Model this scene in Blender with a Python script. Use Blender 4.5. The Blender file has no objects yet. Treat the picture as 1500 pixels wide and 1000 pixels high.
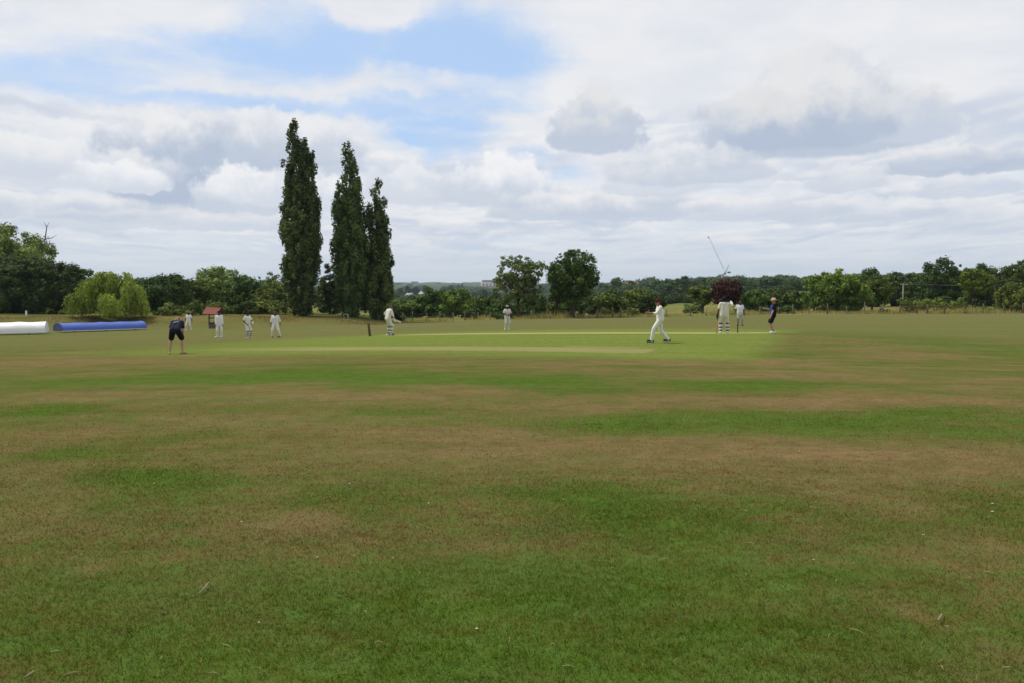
import bpy, bmesh, math
import numpy as np
from mathutils import Vector, Matrix

R = math.radians
scene = bpy.context.scene
COL = scene.collection
RNG = np.random.default_rng(7)

# ------------------------------------------------------------------ camera
F = 1211.0                      # focal length in pixels of the 1500 px wide photograph
HOR = 420.0                     # pixel row of the true horizon
PITCH = math.atan((500 - HOR) / F)
cp, sp = math.cos(PITCH), math.sin(PITCH)
cam_d = bpy.data.cameras.new('camera')
cam = bpy.data.objects.new('camera', cam_d)
COL.objects.link(cam)
cam.location = (0, 0, 0)
cam.rotation_euler = (math.pi / 2 - PITCH, 0, 0)
cam_d.sensor_width = 36
cam_d.lens = F / 1500 * 36
cam_d.clip_start = 0.1
cam_d.clip_end = 30000
scene.camera = cam


def at(px, py, D):
    """world point seen at pixel (px, py) at depth D"""
    a, b = (px - 750) / F * D, (500 - py) / F * D
    return Vector((a, D * cp + b * sp, -D * sp + b * cp))


# ------------------------------------------------------------------ terrain
CP = [  # px, py of the ground, depth
    (256, 518, 31), (276, 485, 73), (312, 481.5, 80), (320, 495, 52.6), (362, 496, 53.9), (403, 495, 54),
    (568, 492, 45.3), (542, 493, 46.5), (743, 484, 58), (967, 501.5, 32.5), (1061, 489, 39.6), (1081, 488, 40.5),
    (1084, 478, 58), (1131, 489, 38.1), (76, 488, 74), (207, 484, 78.6), (40, 491, 69),
    (270, 514, 33), (935, 513, 28.6), (1500, 461, 92), (1300, 461, 94), (1095, 462.5, 94), (960, 466, 94),
    (850, 467.5, 94), (743, 469, 95), (650, 471, 95), (580, 473, 95), (1400, 490, 48), (1450, 520, 28.5),
]
ctrl = [tuple(at(*c)) for c in CP]
ctrl += [(-8, 12, -1.9), (0, 12, -1.86), (8, 12, -1.84), (-4, 4, -1.76), (0, 3.7, -1.75), (4, 4, -1.74), (0, 0, -1.72), (10, 0, -1.7), (-10, 0, -1.74),
         (0, -15, -1.6), (30, -15, -1.5), (-30, -15, -1.8), (30, 10, -1.75), (-30, 15, -2.2), (0, 20, -1.97), (-55, 40, -3.4), (60, 40, -2.3),
         (-75, 15, -2.7), (75, 10, -1.9)]
ctrl = np.array(ctrl)
_n = len(ctrl)


def _tps(r2):
    return 0.5 * r2 * np.log(r2 + 1e-9)


_d2 = ((ctrl[:, None, :2] - ctrl[None, :, :2]) ** 2).sum(-1)
_A = np.zeros((_n + 3, _n + 3))
_A[:_n, :_n] = _tps(_d2) + np.eye(_n) * 2.0
_A[:_n, _n] = 1
_A[:_n, _n + 1:] = ctrl[:, :2]
_A[_n:, :_n] = _A[:_n, _n:].T
_w = np.linalg.solve(_A, np.concatenate([ctrl[:, 2], [0, 0, 0]]))


def smooth(a, b, x):
    t = np.clip((x - a) / (b - a), 0, 1)
    return t * t * (3 - 2 * t)


def field(X, Y):
    X = np.clip(X, -80, 80)
    Y = np.clip(Y, -20, 97)
    out = np.zeros(X.shape)
    flat_x, flat_y = X.ravel(), Y.ravel()
    res = np.zeros(flat_x.shape)
    for s in range(0, len(flat_x), 20000):
        x, y = flat_x[s:s + 20000], flat_y[s:s + 20000]
        d2 = (x[:, None] - ctrl[None, :, 0]) ** 2 + (y[:, None] - ctrl[None, :, 1]) ** 2
        res[s:s + 20000] = _tps(d2) @ _w[:_n] + _w[_n] + _w[_n + 1] * x + _w[_n + 2] * y
    out = res.reshape(X.shape)
    # grass bank behind the left side of the field
    crest_y = 89.0
    side = smooth(-12, -20, X)
    up = smooth(80.5, 86.5, Y + 0.6 * np.sin(X * 0.21) + 0.4 * np.sin(X * 0.53 + 1))
    target = -(464.5 - HOR) / F * crest_y + 0.10 * np.sin(X * 0.13 + 0.5) + 0.07 * np.sin(X * 0.37)
    out = out + side * up * (target - out)
    return out


FD = np.log(np.array([97., 130., 250., 450., 700., 1200., 2500., 6000.]))
FA = np.array([-1.2, -0.5, -0.3, -0.12, -0.05, 0.05, 0.15, 0.22, 0.35, 0.6, 1.2])
FZ = np.array([
    [-3.6, -3.8, -4.5, -4, -2, 0, 4, 16],
    [-3.6, -3.8, -4.5, -4, -2, 0, 4, 16],
    [-3.6, -4.0, -5.5, -5, -4, -3, 3, 16],
    [-3.9, -5.0, -9.0, -13, -14, -14, -4, 22],
    [-3.9, -5.2, -9.0, -13, -14, -15, -6, 22],
    [-3.8, -5.0, -8.0, -11, -11, -10, -3, 18],
    [-3.7, -4.6, -6.2, -6.0, -3.5, -1, 3, 16],
    [-3.5, -4.4, -5.8, -3.4, 0.5, 3, 5, 16],
    [-3.4, -3.8, -4.2, -1.5, 2, 4, 6, 16],
    [-3.3, -3.6, -3.6, -1, 2, 4, 6, 16],
    [-3.3, -3.6, -3.6, -1, 2, 4, 6, 16]])


def far(X, Y):
    r = np.maximum(np.sqrt(X * X + Y * Y), 97)
    a = np.where(Y > 1, X / np.maximum(Y, 1), np.sign(X) * 1.2)
    a = np.clip(a, -1.19, 1.19)
    lr = np.clip(np.log(np.maximum(np.where(Y > 1, np.maximum(Y, 60), r), 97)), FD[0], FD[-1] - 1e-6)
    ia = np.clip(np.searchsorted(FA, a) - 1, 0, len(FA) - 2)
    il = np.clip(np.searchsorted(FD, lr) - 1, 0, len(FD) - 2)
    ta = (a - FA[ia]) / (FA[ia + 1] - FA[ia])
    ta = ta * ta * (3 - 2 * ta)
    tl = (lr - FD[il]) / (FD[il + 1] - FD[il])
    z = (FZ[ia, il] * (1 - ta) + FZ[ia + 1, il] * ta) * (1 - tl) + (FZ[ia, il + 1] * (1 - ta) + FZ[ia + 1, il + 1] * ta) * tl
    z = z + 0.0012 * r * (np.sin(X * 0.011 + 1) * np.sin(Y * 0.007) + 0.5 * np.sin(X * 0.023 + Y * 0.017))
    return z


def ground_np(X, Y):
    X, Y = np.asarray(X, float), np.asarray(Y, float)
    w = smooth(97, 118, Y)
    side = smooth(80, 160, np.abs(X)) * smooth(20, 60, Y)
    w = np.maximum(w, side)
    f = field(X, Y)
    return f * (1 - w) + far(X, Y) * w


def ground(x, y):
    return float(ground_np(np.array([x]), np.array([y]))[0])


def on_ground(px, D):
    """ground point at depth about D in pixel column px"""
    x = (px - 750) / F * D
    y = D
    return Vector((x, y, ground(x, y)))


def pix_ground(px, py):
    """where the ray through a pixel meets the ground"""
    lo, hi = 2.0, 96.0
    for _ in range(40):
        m = (lo + hi) / 2
        p = at(px, py, m)
        if p.z > ground(p.x, p.y):
            lo = m
        else:
            hi = m
    return at(px, py, lo)


# ------------------------------------------------------------------ object helpers
def tag(o, label=None, cat=None, group=None, kind=None):
    if label: o['label'] = label
    if cat: o['category'] = cat
    if group: o['group'] = group
    if kind: o['kind'] = kind
    return o


def link(name, me, mat=None, parent=None, loc=None):
    o = bpy.data.objects.new(name, me)
    if mat is not None:
        me.materials.append(mat)
    COL.objects.link(o)
    if parent is not None:
        o.parent = parent
    if loc is not None:
        o.location = loc
    return o


def empty(name, loc, rz=0.0):
    o = bpy.data.objects.new(name, None)
    o.empty_display_size = 0.3
    COL.objects.link(o)
    o.location = loc
    o.rotation_euler = (0, 0, rz)
    return o


def np_mesh(name, verts, faces, smooth_shade=False):
    """faces: (n, k) array of equal-sized polygons"""
    me = bpy.data.meshes.new(name)
    verts = np.ascontiguousarray(verts, np.float32)
    faces = np.ascontiguousarray(faces, np.int32)
    n, k = faces.shape
    me.vertices.add(len(verts))
    me.vertices.foreach_set('co', verts.ravel())
    me.loops.add(n * k)
    me.loops.foreach_set('vertex_index', faces.ravel())
    me.polygons.add(n)
    me.polygons.foreach_set('loop_start', np.arange(0, n * k, k, dtype=np.int32))
    me.polygons.foreach_set('loop_total', np.full(n, k, np.int32))
    if smooth_shade:
        me.polygons.foreach_set('use_smooth', np.ones(n, bool))
    me.update(calc_edges=True)
    return me


def attr(me, name, data, domain='POINT'):
    a = me.attributes.new(name, 'FLOAT', domain)
    a.data.foreach_set('value', np.ascontiguousarray(data, np.float32))


class MB:
    """collects simple solids, then becomes one mesh"""

    def __init__(self):
        self.bm = bmesh.new()

    def box(self, c, s, rot=None, bevel=0.0):
        m = Matrix.Translation(Vector(c)) @ (rot.to_4x4() if rot is not None else Matrix.Identity(4)) @ Matrix.Diagonal((s[0], s[1], s[2], 1))
        r = bmesh.ops.create_cube(self.bm, size=1, matrix=m)
        if bevel:
            es = list({e for v in r['verts'] for e in v.link_edges})
            bmesh.ops.bevel(self.bm, geom=es, offset=bevel, segments=2, affect='EDGES')
        return self

    def tube(self, pts, rads, seg=10, cap=True):
        pts = [Vector(p) for p in pts]
        if not hasattr(rads, '__len__'):
            rads = [rads] * len(pts)
        rings = []
        for i, p in enumerate(pts):
            d = (pts[min(i + 1, len(pts) - 1)] - pts[max(i - 1, 0)]).normalized()
            u = d.cross(Vector((0, 0, 1)) if abs(d.z) < 0.9 else Vector((1, 0, 0))).normalized()
            v = d.cross(u)
            rings.append([self.bm.verts.new(p + rads[i] * (math.cos(t) * u + math.sin(t) * v)) for t in [2 * math.pi * k / seg for k in range(seg)]])
        for a, b in zip(rings[:-1], rings[1:]):
            for k in range(seg):
                self.bm.faces.new((a[k], a[(k + 1) % seg], b[(k + 1) % seg], b[k]))
        if cap:
            self.bm.faces.new(rings[0][::-1])
            self.bm.faces.new(rings[-1])
        return self

    def lathe(self, prof, c=(0, 0, 0), seg=24, sx=1, sy=1):
        rings = []
        for r, z in prof:
            rings.append([self.bm.verts.new((c[0] + sx * r * math.cos(2 * math.pi * k / seg), c[1] + sy * r * math.sin(2 * math.pi * k / seg), c[2] + z)) for k in range(seg)])
        for a, b in zip(rings[:-1], rings[1:]):
            for k in range(seg):
                self.bm.faces.new((a[k], a[(k + 1) % seg], b[(k + 1) % seg], b[k]))
        self.bm.faces.new(rings[0][::-1])
        self.bm.faces.new(rings[-1])
        return self

    def ball(self, c, r, seg=14):
        m = Matrix.Translation(Vector(c)) @ Matrix.Diagonal((r[0], r[1], r[2], 1) if hasattr(r, '__len__') else (r, r, r, 1))
        bmesh.ops.create_uvsphere(self.bm, u_segments=seg, v_segments=seg // 2 + 2, radius=1, matrix=m)
        return self

    def cone(self, a, b, ra, rb, seg=14):
        """capsule with two radii, closed"""
        a, b = Vector(a), Vector(b)
        d = b - a
        L = d.length
        if L < 1e-6:
            return self.ball(a, max(ra, rb), seg)
        d /= L
        u = d.cross(Vector((0, 0, 1)) if abs(d.z) < 0.9 else Vector((1, 0, 0))).normalized()
        v = d.cross(u)
        st = []
        for t in (-80, -50, -22):
            st.append((a + d * ra * math.sin(R(t)), ra * math.cos(R(t))))
        for t in (0, 0.33, 0.67, 1.0):
            st.append((a + d * L * t, ra + (rb - ra) * t))
        for t in (22, 50, 80):
            st.append((b + d * rb * math.sin(R(t)), rb * math.cos(R(t))))
        rings = [[self.bm.verts.new(p + r * (math.cos(2 * math.pi * k / seg) * u + math.sin(2 * math.pi * k / seg) * v)) for k in range(seg)] for p, r in st]
        for p, q in zip(rings[:-1], rings[1:]):
            for k in range(seg):
                self.bm.faces.new((p[k], p[(k + 1) % seg], q[(k + 1) % seg], q[k]))
        self.bm.faces.new(rings[0][::-1])
        self.bm.faces.new(rings[-1])
        return self

    def build(self, name, mat, parent=None, loc=None, smooth_shade=True, xf=None):
        bmesh.ops.recalc_face_normals(self.bm, faces=self.bm.faces)
        if xf is not None:
            self.bm.transform(xf)
        me = bpy.data.meshes.new(name)
        self.bm.to_mesh(me)
        self.bm.free()
        if smooth_shade:
            me.polygons.foreach_set('use_smooth', np.ones(len(me.polygons), bool))
        return link(name, me, mat, parent, loc)

    def remesh(self, name, mat, parent=None, voxel=0.012, loc=None, it=3):
        """fuses the solids into one continuous skin"""
        bmesh.ops.recalc_face_normals(self.bm, faces=self.bm.faces)
        me = bpy.data.meshes.new(name)
        self.bm.to_mesh(me)
        self.bm.free()
        o = bpy.data.objects.new(name, me)
        COL.objects.link(o)
        m = o.modifiers.new('r', 'REMESH')
        m.mode = 'VOXEL'
        m.voxel_size = voxel
        s = o.modifiers.new('s', 'SMOOTH')
        s.iterations = it
        s.factor = 0.5
        dg = bpy.context.evaluated_depsgraph_get()
        new = bpy.data.meshes.new_from_object(o.evaluated_get(dg))
        o.modifiers.clear()
        o.data = new
        bpy.data.meshes.remove(me)
        new.name = name
        new.polygons.foreach_set('use_smooth', np.ones(len(new.polygons), bool))
        new.materials.clear()
        new.materials.append(mat)
        if parent is not None:
            o.parent = parent
        if loc is not None:
            o.location = loc
        return o


# ------------------------------------------------------------------ node helpers
class S:
    """a socket with arithmetic"""
    nt = None

    def __init__(self, s): self.s = s

    @staticmethod
    def m(op, *args, clamp=False):
        n = S.nt.nodes.new('ShaderNodeMath')
        n.operation = op
        n.use_clamp = clamp
        for i, a in enumerate(args):
            if isinstance(a, S): S.nt.links.new(a.s, n.inputs[i])
            else: n.inputs[i].default_value = a
        return S(n.outputs[0])

    def __add__(a, b): return S.m('ADD', a, b)
    __radd__ = __add__
    def __sub__(a, b): return S.m('SUBTRACT', a, b)
    def __rsub__(a, b): return S.m('SUBTRACT', b, a)
    def __mul__(a, b): return S.m('MULTIPLY', a, b)
    __rmul__ = __mul__
    def __truediv__(a, b): return S.m('DIVIDE', a, b)
    def __rtruediv__(a, b): return S.m('DIVIDE', b, a)


def sstep(a, b, x):
    n = S.nt.nodes.new('ShaderNodeMapRange')
    n.interpolation_type = 'SMOOTHSTEP'
    S.nt.links.new(x.s, n.inputs['Value'])
    n.inputs['From Min'].default_value = a
    n.inputs['From Max'].default_value = b
    return S(n.outputs['Result'])


def clampn(x): return S.m('ADD', x, 0.0, clamp=True)


def vec(x, y, z):
    n = S.nt.nodes.new('ShaderNodeCombineXYZ')
    for i, a in enumerate((x, y, z)):
        if isinstance(a, S): S.nt.links.new(a.s, n.inputs[i])
        else: n.inputs[i].default_value = a
    return S(n.outputs[0])


def sep(v):
    n = S.nt.nodes.new('ShaderNodeSeparateXYZ')
    S.nt.links.new(v.s, n.inputs[0])
    return S(n.outputs[0]), S(n.outputs[1]), S(n.outputs[2])


def noise(v, scale, detail=4, rough=0.55, dist=0.0, color=False, lac=2.0):
    n = S.nt.nodes.new('ShaderNodeTexNoise')
    n.noise_dimensions = '3D'
    S.nt.links.new(v.s, n.inputs['Vector'])
    n.inputs['Scale'].default_value = scale
    n.inputs['Detail'].default_value = detail
    n.inputs['Roughness'].default_value = rough
    n.inputs['Lacunarity'].default_value = lac
    n.inputs['Distortion'].default_value = dist
    return S(n.outputs['Color'] if color else n.outputs[0])


def mixc(f, a, b):
    n = S.nt.nodes.new('ShaderNodeMix')
    n.data_type = 'RGBA'
    for key, v in ((0, f), (6, a), (7, b)):
        if isinstance(v, S): S.nt.links.new(v.s, n.inputs[key])
        elif key == 0: n.inputs[0].default_value = v
        else: n.inputs[key].default_value = (*v, 1)
    return S(n.outputs[2])


def attrib(name):
    n = S.nt.nodes.new('ShaderNodeAttribute')
    n.attribute_name = name
    return S(n.outputs['Fac'])


def position():
    return S(S.nt.nodes.new('ShaderNodeNewGeometry').outputs['Position'])


def objcoord():
    return S(S.nt.nodes.new('ShaderNodeTexCoord').outputs['Object'])


def objrandom():
    return S(S.nt.nodes.new('ShaderNodeObjectInfo').outputs['Random'])


def new_mat(name):
    m = bpy.data.materials.new(name)
    m.use_nodes = True
    m.node_tree.nodes.clear()
    S.nt = m.node_tree
    return m


def finish(m, color, rough=0.8, spec=0.3, bump=None, bump_str=0.3, bump_dist=0.02, transl=0.0, transl_col=None, metal=0.0):
    nt = m.node_tree
    out = nt.nodes.new('ShaderNodeOutputMaterial')
    b = nt.nodes.new('ShaderNodeBsdfPrincipled')
    if isinstance(color, S): nt.links.new(color.s, b.inputs['Base Color'])
    else: b.inputs['Base Color'].default_value = (*color, 1)
    if isinstance(rough, S): nt.links.new(rough.s, b.inputs['Roughness'])
    else: b.inputs['Roughness'].default_value = rough
    b.inputs['Specular IOR Level'].default_value = spec
    b.inputs['Metallic'].default_value = metal
    if bump is not None:
        bn = nt.nodes.new('ShaderNodeBump')
        bn.inputs['Strength'].default_value = bump_str
        bn.inputs['Distance'].default_value = bump_dist
        nt.links.new(bump.s, bn.inputs['Height'])
        nt.links.new(bn.outputs[0], b.inputs['Normal'])
    sh = b.outputs[0]
    if transl:
        t = nt.nodes.new('ShaderNodeBsdfTranslucent')
        c = transl_col if transl_col is not None else color
        if isinstance(c, S): nt.links.new(c.s, t.inputs['Color'])
        else: t.inputs['Color'].default_value = (*c, 1)
        mx = nt.nodes.new('ShaderNodeMixShader')
        mx.inputs[0].default_value = transl
        nt.links.new(sh, mx.inputs[1])
        nt.links.new(t.outputs[0], mx.inputs[2])
        sh = mx.outputs[0]
    nt.links.new(sh, out.inputs['Surface'])
    return m


def cloth_mat(name, col, var=0.12, scale=9, rough=0.9, bump=0.35):
    m = new_mat(name)
    p = objcoord()
    n = noise(p, scale, 4, 0.6)
    c = mixc(n, tuple(x * (1 - var) for x in col), tuple(min(1, x * (1 + var)) for x in col))
    fold = noise(vec(sep(p)[0] * 14, sep(p)[1] * 14, sep(p)[2] * 6), 1.0, 3, 0.55, 0.6)
    return finish(m, c, rough, 0.2, fold, bump, 0.03)


def plain_mat(name, col, rough=0.6, var=0.15, scale=6, spec=0.4, bump=0.0, metal=0.0):
    m = new_mat(name)
    p = objcoord()
    n = noise(p, scale, 5, 0.6)
    c = mixc(n, tuple(x * (1 - var) for x in col), tuple(min(1, x * (1 + var)) for x in col))
    return finish(m, c, rough, spec, n if bump else None, bump, 0.02, metal=metal)



# ------------------------------------------------------------------ the field
PATCH = [  # px, py, half width px, half height px, amount (+ lush, - parched)
    (200, 555, 330, 11, .36), (520, 549, 230, 9, .30), (780, 556, 150, 8, .35), (1060, 568, 110, 8, .50), (1200, 566, 200, 7, .30),
    (1250, 618, 270, 16, .50), (900, 612, 110, 12, .40), (40, 602, 60, 7, .50), (95, 676, 90, 9, .40), (250, 700, 120, 20, .60),
    (530, 722, 100, 14, .30), (620, 650, 110, 10, .20), (1000, 755, 150, 36, .40), (915, 738, 55, 22, .30), (860, 700, 110, 16, .30),
    (1450, 738, 60, 18, .30), (420, 915, 600, 110, .44), (1100, 905, 500, 105, .36), (1290, 492, 110, 9, .32), (1210, 515, 60, 5, .32),
    (1210, 480, 40, 8, .35), (40, 870, 150, 60, .20), (780, 625, 60, 8, .25), (330, 640, 120, 7, .12), (1480, 640, 60, 10, .3), (860, 840, 180, 40, .15),
    (120, 529, 220, 6, -.42), (750, 575, 700, 9, -.30), (1010, 591, 260, 9, -.50), (1360, 592, 230, 8, -.50), (1150, 551, 150, 5, -.30),
    (1330, 515, 110, 7, -.38), (640, 650, 230, 28, -.34), (1010, 652, 250, 26, -.40), (1350, 682, 210, 34, -.45), (450, 762, 60, 12, -.42),
    (1100, 531, 140, 5, -.28), (300, 622, 280, 9, -.16), (600, 560, 60, 3, -.20), (1400, 560, 200, 6, -.20), (100, 640, 140, 10, -.22),
    (1480, 800, 70, 12, -.30), (1310, 893, 30, 8, -.35), (640, 862, 40, 8, -.25), (110, 830, 30, 6, -.30), (440, 715, 160, 10, -.22), (1110, 815, 50, 8, -.15),
    (860, 530, 300, 5, -.18), (560, 528, 250, 4, -.05), (40, 760, 120, 16, -.20), (700, 790, 90, 10, -.14), (250, 850, 60, 7, -.2),
]
_pg = []
for (px, py, wx, wy, am) in PATCH:
    c = pix_ground(px, py)
    n1, n2 = pix_ground(px, py + wy * 0.5), pix_ground(px, py - wy * 0.5)
    _pg.append((c.x, c.y, wx * c.y / F * .95, max(0.15, (n2.y - n1.y)), am * 1.05))


def lush_np(X, Y):
    X = X + 0.5 * np.sin(Y * 1.1 + 0.4 * X) * np.clip(Y / 20, .2, 1.5)
    Y = Y + 0.06 * np.clip(Y, 2, 60) * np.sin(X * 0.55 + 1.3) * 0.6 + 0.02 * np.clip(Y, 2, 60) * np.sin(X * 1.7)
    out = np.full(X.shape, 0.47)
    for (x, y, rx, ry, am) in _pg:
        d = ((X - x) / rx) ** 2 + ((Y - y) / ry) ** 2
        out += am * np.exp(-0.9 * d)
    return np.clip(out, 0, 1.1)


P0 = Vector((-8.0, 46.5))
ES = Vector((18.9, -6.5)).normalized()
EN = Vector((-ES.y, ES.x))


def turf_color(p, lush, extra=None):
    """colour of mown turf at world position p; lush runs from parched to green"""
    x, y, z = sep(p)
    pp = vec(x, y, 0.0)
    ps = vec(x * 0.55, y, 0.0)
    s = (x - P0.x) * ES.x + (y - P0.y) * ES.y
    t = (x - P0.x) * EN.x + (y - P0.y) * EN.y
    wob = (noise(pp, 0.6, 4) - 0.5) * 1.6
    msq = sstep(-8.0, 2.5, s + wob) * (1.0 - sstep(21.3, 23.1, s - t * 0.05 + wob * 0.6)) * sstep(-19.5, -14.6, t + wob * 1.2) * (1.0 - sstep(5.0, 16.0, t + wob * 2.0)) * 0.92
    n0 = noise(ps, 0.11, 5, 0.6) - 0.5
    n1 = noise(ps, 0.55, 6, 0.62, 0.3) - 0.5
    n2 = noise(pp, 3.1, 5, 0.6, 0.4) - 0.5
    n3 = noise(pp, 17.0, 4, 0.65) - 0.5
    n4 = noise(pp, 75.0, 3, 0.6) - 0.5
    n25 = noise(vec(x * 0.7, y, 7.0), 6.0, 5, 0.68, 0.5) - 0.5
    nR = noise(vec(x * 0.45, y, 3.0), 1.3, 5, 0.65, 0.6) - 0.5
    g = lush + n0 * 1.0 + n1 * 1.25 + nR * 1.1 + n2 * 0.9 + n25 * 0.9 + n3 * 0.8 + n4 * 0.6
    if extra is not None:
        g = g + extra
    a = mixc(sstep(-0.2, 0.42, g), (0.196, 0.136, 0.058), (0.152, 0.128, 0.042))
    b = mixc(sstep(0.3, 0.74, g), a, (0.090, 0.124, 0.020))
    c = mixc(sstep(0.62, 1.25, g), b, (0.068, 0.129, 0.012))
    hue = mixc(sstep(0.35, 0.7, noise(pp, 1.3, 4, 0.6)), c, mixc(0.30, c, (0.050, 0.082, 0.014)))
    sq_n = clampn(0.5 + n1 * 0.9 + n2 * 0.6 + n3 * 0.5)
    sq = mixc(sq_n, (0.176, 0.188, 0.042), (0.124, 0.202, 0.026))
    # lighter, more even turf of the far outfield
    nS = noise(vec(x * 0.035, y * 0.30, 2.0), 1.0, 6, 0.62) - 0.5
    nU = noise(vec(x * 0.028, y * 0.13, 8.0), 1.0, 4, 0.6) - 0.5
    nT = noise(vec(x * 0.09, y * 0.9, 5.0), 1.0, 6, 0.65) - 0.5
    fo = mixc(clampn(0.5 + nS * 1.8 + nU * 3.0 + nT * 2.0 + n1 * 1.0 + n2 * 0.6), (0.160, 0.128, 0.052), (0.112, 0.146, 0.036))
    hue = mixc(sstep(26.0, 52.0, y) * 0.9, hue, fo)
    val = clampn(0.5 + n25 * 1.5 + n3 * 0.8 + n2 * 0.5 + nT * 0.7)
    outc = mixc(msq, hue, sq)
    hv = S.nt.nodes.new('ShaderNodeHueSaturation')
    S.nt.links.new(outc.s, hv.inputs['Color'])
    S.nt.links.new((0.66 + val * 0.68).s, hv.inputs['Value'])
    S.nt.links.new((1.06 - val * 0.22).s, hv.inputs['Saturation'])
    return S(hv.outputs[0]), n1, n2, n3, n4, msq


# polar sheet from under the camera to the horizon
az_f = np.linspace(-R(48), R(48), 561)
az_b = np.linspace(R(48), 2 * math.pi - R(48), 82)[1:-1]
AZ = np.concatenate([az_f, az_b])
NR = 560
RAD = np.concatenate([[0.02], 0.6 * (6000 / 0.6) ** (np.arange(NR) / (NR - 1))])
rr, aa = np.meshgrid(RAD, AZ, indexing='ij')
GX, GY = rr * np.sin(aa), rr * np.cos(aa)
GZ = ground_np(GX, GY)
# small unevenness of real turf
GZ = GZ + smooth(14, 3, rr) * 0.006 * (np.sin(GX * 5.1 + GY * 2.2) + np.sin(GY * 6.7 - GX * 1.7) + np.sin(GX * 11 + GY * 9))
nr, na = rr.shape
idx = np.arange(nr * na).reshape(nr, na)
q = np.stack([idx[:-1, :], idx[1:, :], np.roll(idx, -1, 1)[1:, :], np.roll(idx, -1, 1)[:-1, :]], -1).reshape(-1, 4)[:, ::-1]
gme = np_mesh('ground', np.stack([GX, GY, GZ], -1).reshape(-1, 3), q, True)
attr(gme, 'lush', lush_np(GX, GY).ravel())
wild = np.maximum(smooth(95.3, 97.5, GY), smooth(82, 100, np.abs(GX)) * smooth(30, 60, np.abs(GY)))
bank = smooth(-11, -19, GX) * smooth(81.5, 83.5, GY)
attr(gme, 'wild', wild.ravel())
attr(gme, 'bank', bank.ravel())

m = new_mat('turf')
p = position()
col, n1, n2, n3, n4, msq = turf_color(p, attrib('lush'))
x, y, z = sep(p)
pp = vec(x, y, 0.0)
bn1, bn2 = noise(pp, 0.35, 5, 0.6), noise(pp, 3.0, 4, 0.6)
bcol = mixc(sstep(0.35, 0.65, bn1), (0.160, 0.130, 0.050), (0.110, 0.132, 0.038))
bcol = mixc(sstep(0.45, 0.75, bn2), bcol, (0.155, 0.100, 0.048))
col = mixc(attrib('bank') * sstep(0.25, 0.6, noise(pp, 0.8, 4) + 0.12), col, bcol)
# meadow and hill fields beyond the boundary
fv = S.nt.nodes.new('ShaderNodeTexVoronoi')
S.nt.links.new(vec(x * 0.7, y, 0.0).s, fv.inputs['Vector'])
fv.inputs['Scale'].default_value = 0.0045
fr = sep(S(fv.outputs['Color']))[0]
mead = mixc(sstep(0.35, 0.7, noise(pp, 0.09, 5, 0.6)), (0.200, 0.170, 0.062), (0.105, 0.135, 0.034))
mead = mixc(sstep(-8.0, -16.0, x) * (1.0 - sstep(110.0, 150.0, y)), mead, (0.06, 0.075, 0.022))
hill = mixc(sstep(0.45, 0.55, fr), (0.105, 0.150, 0.040), (0.175, 0.170, 0.065))
mead = mixc(sstep(200.0, 330.0, y), mead, hill)
mead = mixc(sstep(560.0, 1000.0, y + (noise(pp, 0.004, 3) - 0.5) * 300.0) * 0.9, mead, (0.045, 0.065, 0.026))
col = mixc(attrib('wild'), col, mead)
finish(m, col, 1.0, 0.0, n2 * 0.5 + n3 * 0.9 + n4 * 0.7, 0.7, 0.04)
MAT_TURF = m
o = link('ground', gme, m)
tag(o, kind='structure')

# pale worn pitches: two cut strips laid on the square
m = new_mat('pitch_turf')
p = position()
x, y, z = sep(p)
s_ = x * ES.x + y * ES.y
t_ = x * EN.x + y * EN.y
n = noise(vec(s_ * 0.5, t_ * 1.6, 0.0), 1.0, 5, 0.6)
nf = noise(vec(x, y, 0.0), 9.0, 4, 0.6)
finish(m, mixc(clampn(n * 0.7 + nf * 0.5 - 0.1), (0.350, 0.315, 0.150), (0.285, 0.272, 0.110)), 1.0, 0.0, nf, 0.3, 0.02)
MAT_PITCH = m


MAT_PITCH_OLD = new_mat('old_pitch_turf')
x, y, z = sep(position())
n = noise(vec((x * ES.x + y * ES.y) * 0.3, (x * EN.x + y * EN.y) * 1.3, 3.0), 1.0, 5, 0.6)
nf = noise(vec(x, y, 0.0), 7.0, 4, 0.6)
fade = sstep(-1.0, 6.0, (x - P0.x) * ES.x + (y - P0.y) * ES.y)
finish(MAT_PITCH_OLD, mixc(clampn(fade * (0.25 + n * 0.8 + (nf - 0.5) * 0.5)), (0.150, 0.172, 0.044), (0.250, 0.230, 0.100)), 1.0, 0.0, nf, 0.3, 0.02)


def pitch(s0, s1, t0, t1, seed, mat=MAT_PITCH):
    rng = np.random.default_rng(seed)
    ns, nt_ = 140, 9
    v = []
    for i in range(ns):
        a = s0 + (s1 - s0) * i / (ns - 1)
        for j in range(nt_):
            b = t0 + (t1 - t0) * (0, .02, .15, .3, .5, .7, .85, .98, 1)[j]
            jit = 0.10 * (rng.random() - 0.5) if j in (0, nt_ - 1) else 0
            ja = 0.5 * (rng.random() - 0.5) if i in (0, ns - 1) else 0
            w = P0 + ES * (a + ja) + EN * (b + jit)
            v.append((w.x, w.y, ground(w.x, w.y) + (-0.05 if j in (0, nt_ - 1) or i in (0, ns - 1) else 0.010)))
    v = np.array(v)
    ii = np.arange(ns * nt_).reshape(ns, nt_)
    f = np.stack([ii[:-1, :-1], ii[1:, :-1], ii[1:, 1:], ii[:-1, 1:]], -1).reshape(-1, 4)
    o = link('cricket_pitch', np_mesh('cricket_pitch', v, f, True), mat)
    tag(o, kind='structure')


pitch(1.0, 21.6, -1.0, 1.1, 1)
pitch(-0.5, 18.2, -14.5, -12.1, 2, MAT_PITCH_OLD)
pitch(14.5, 17.4, -11.9, -11.4, 3, MAT_PITCH_OLD)

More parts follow.
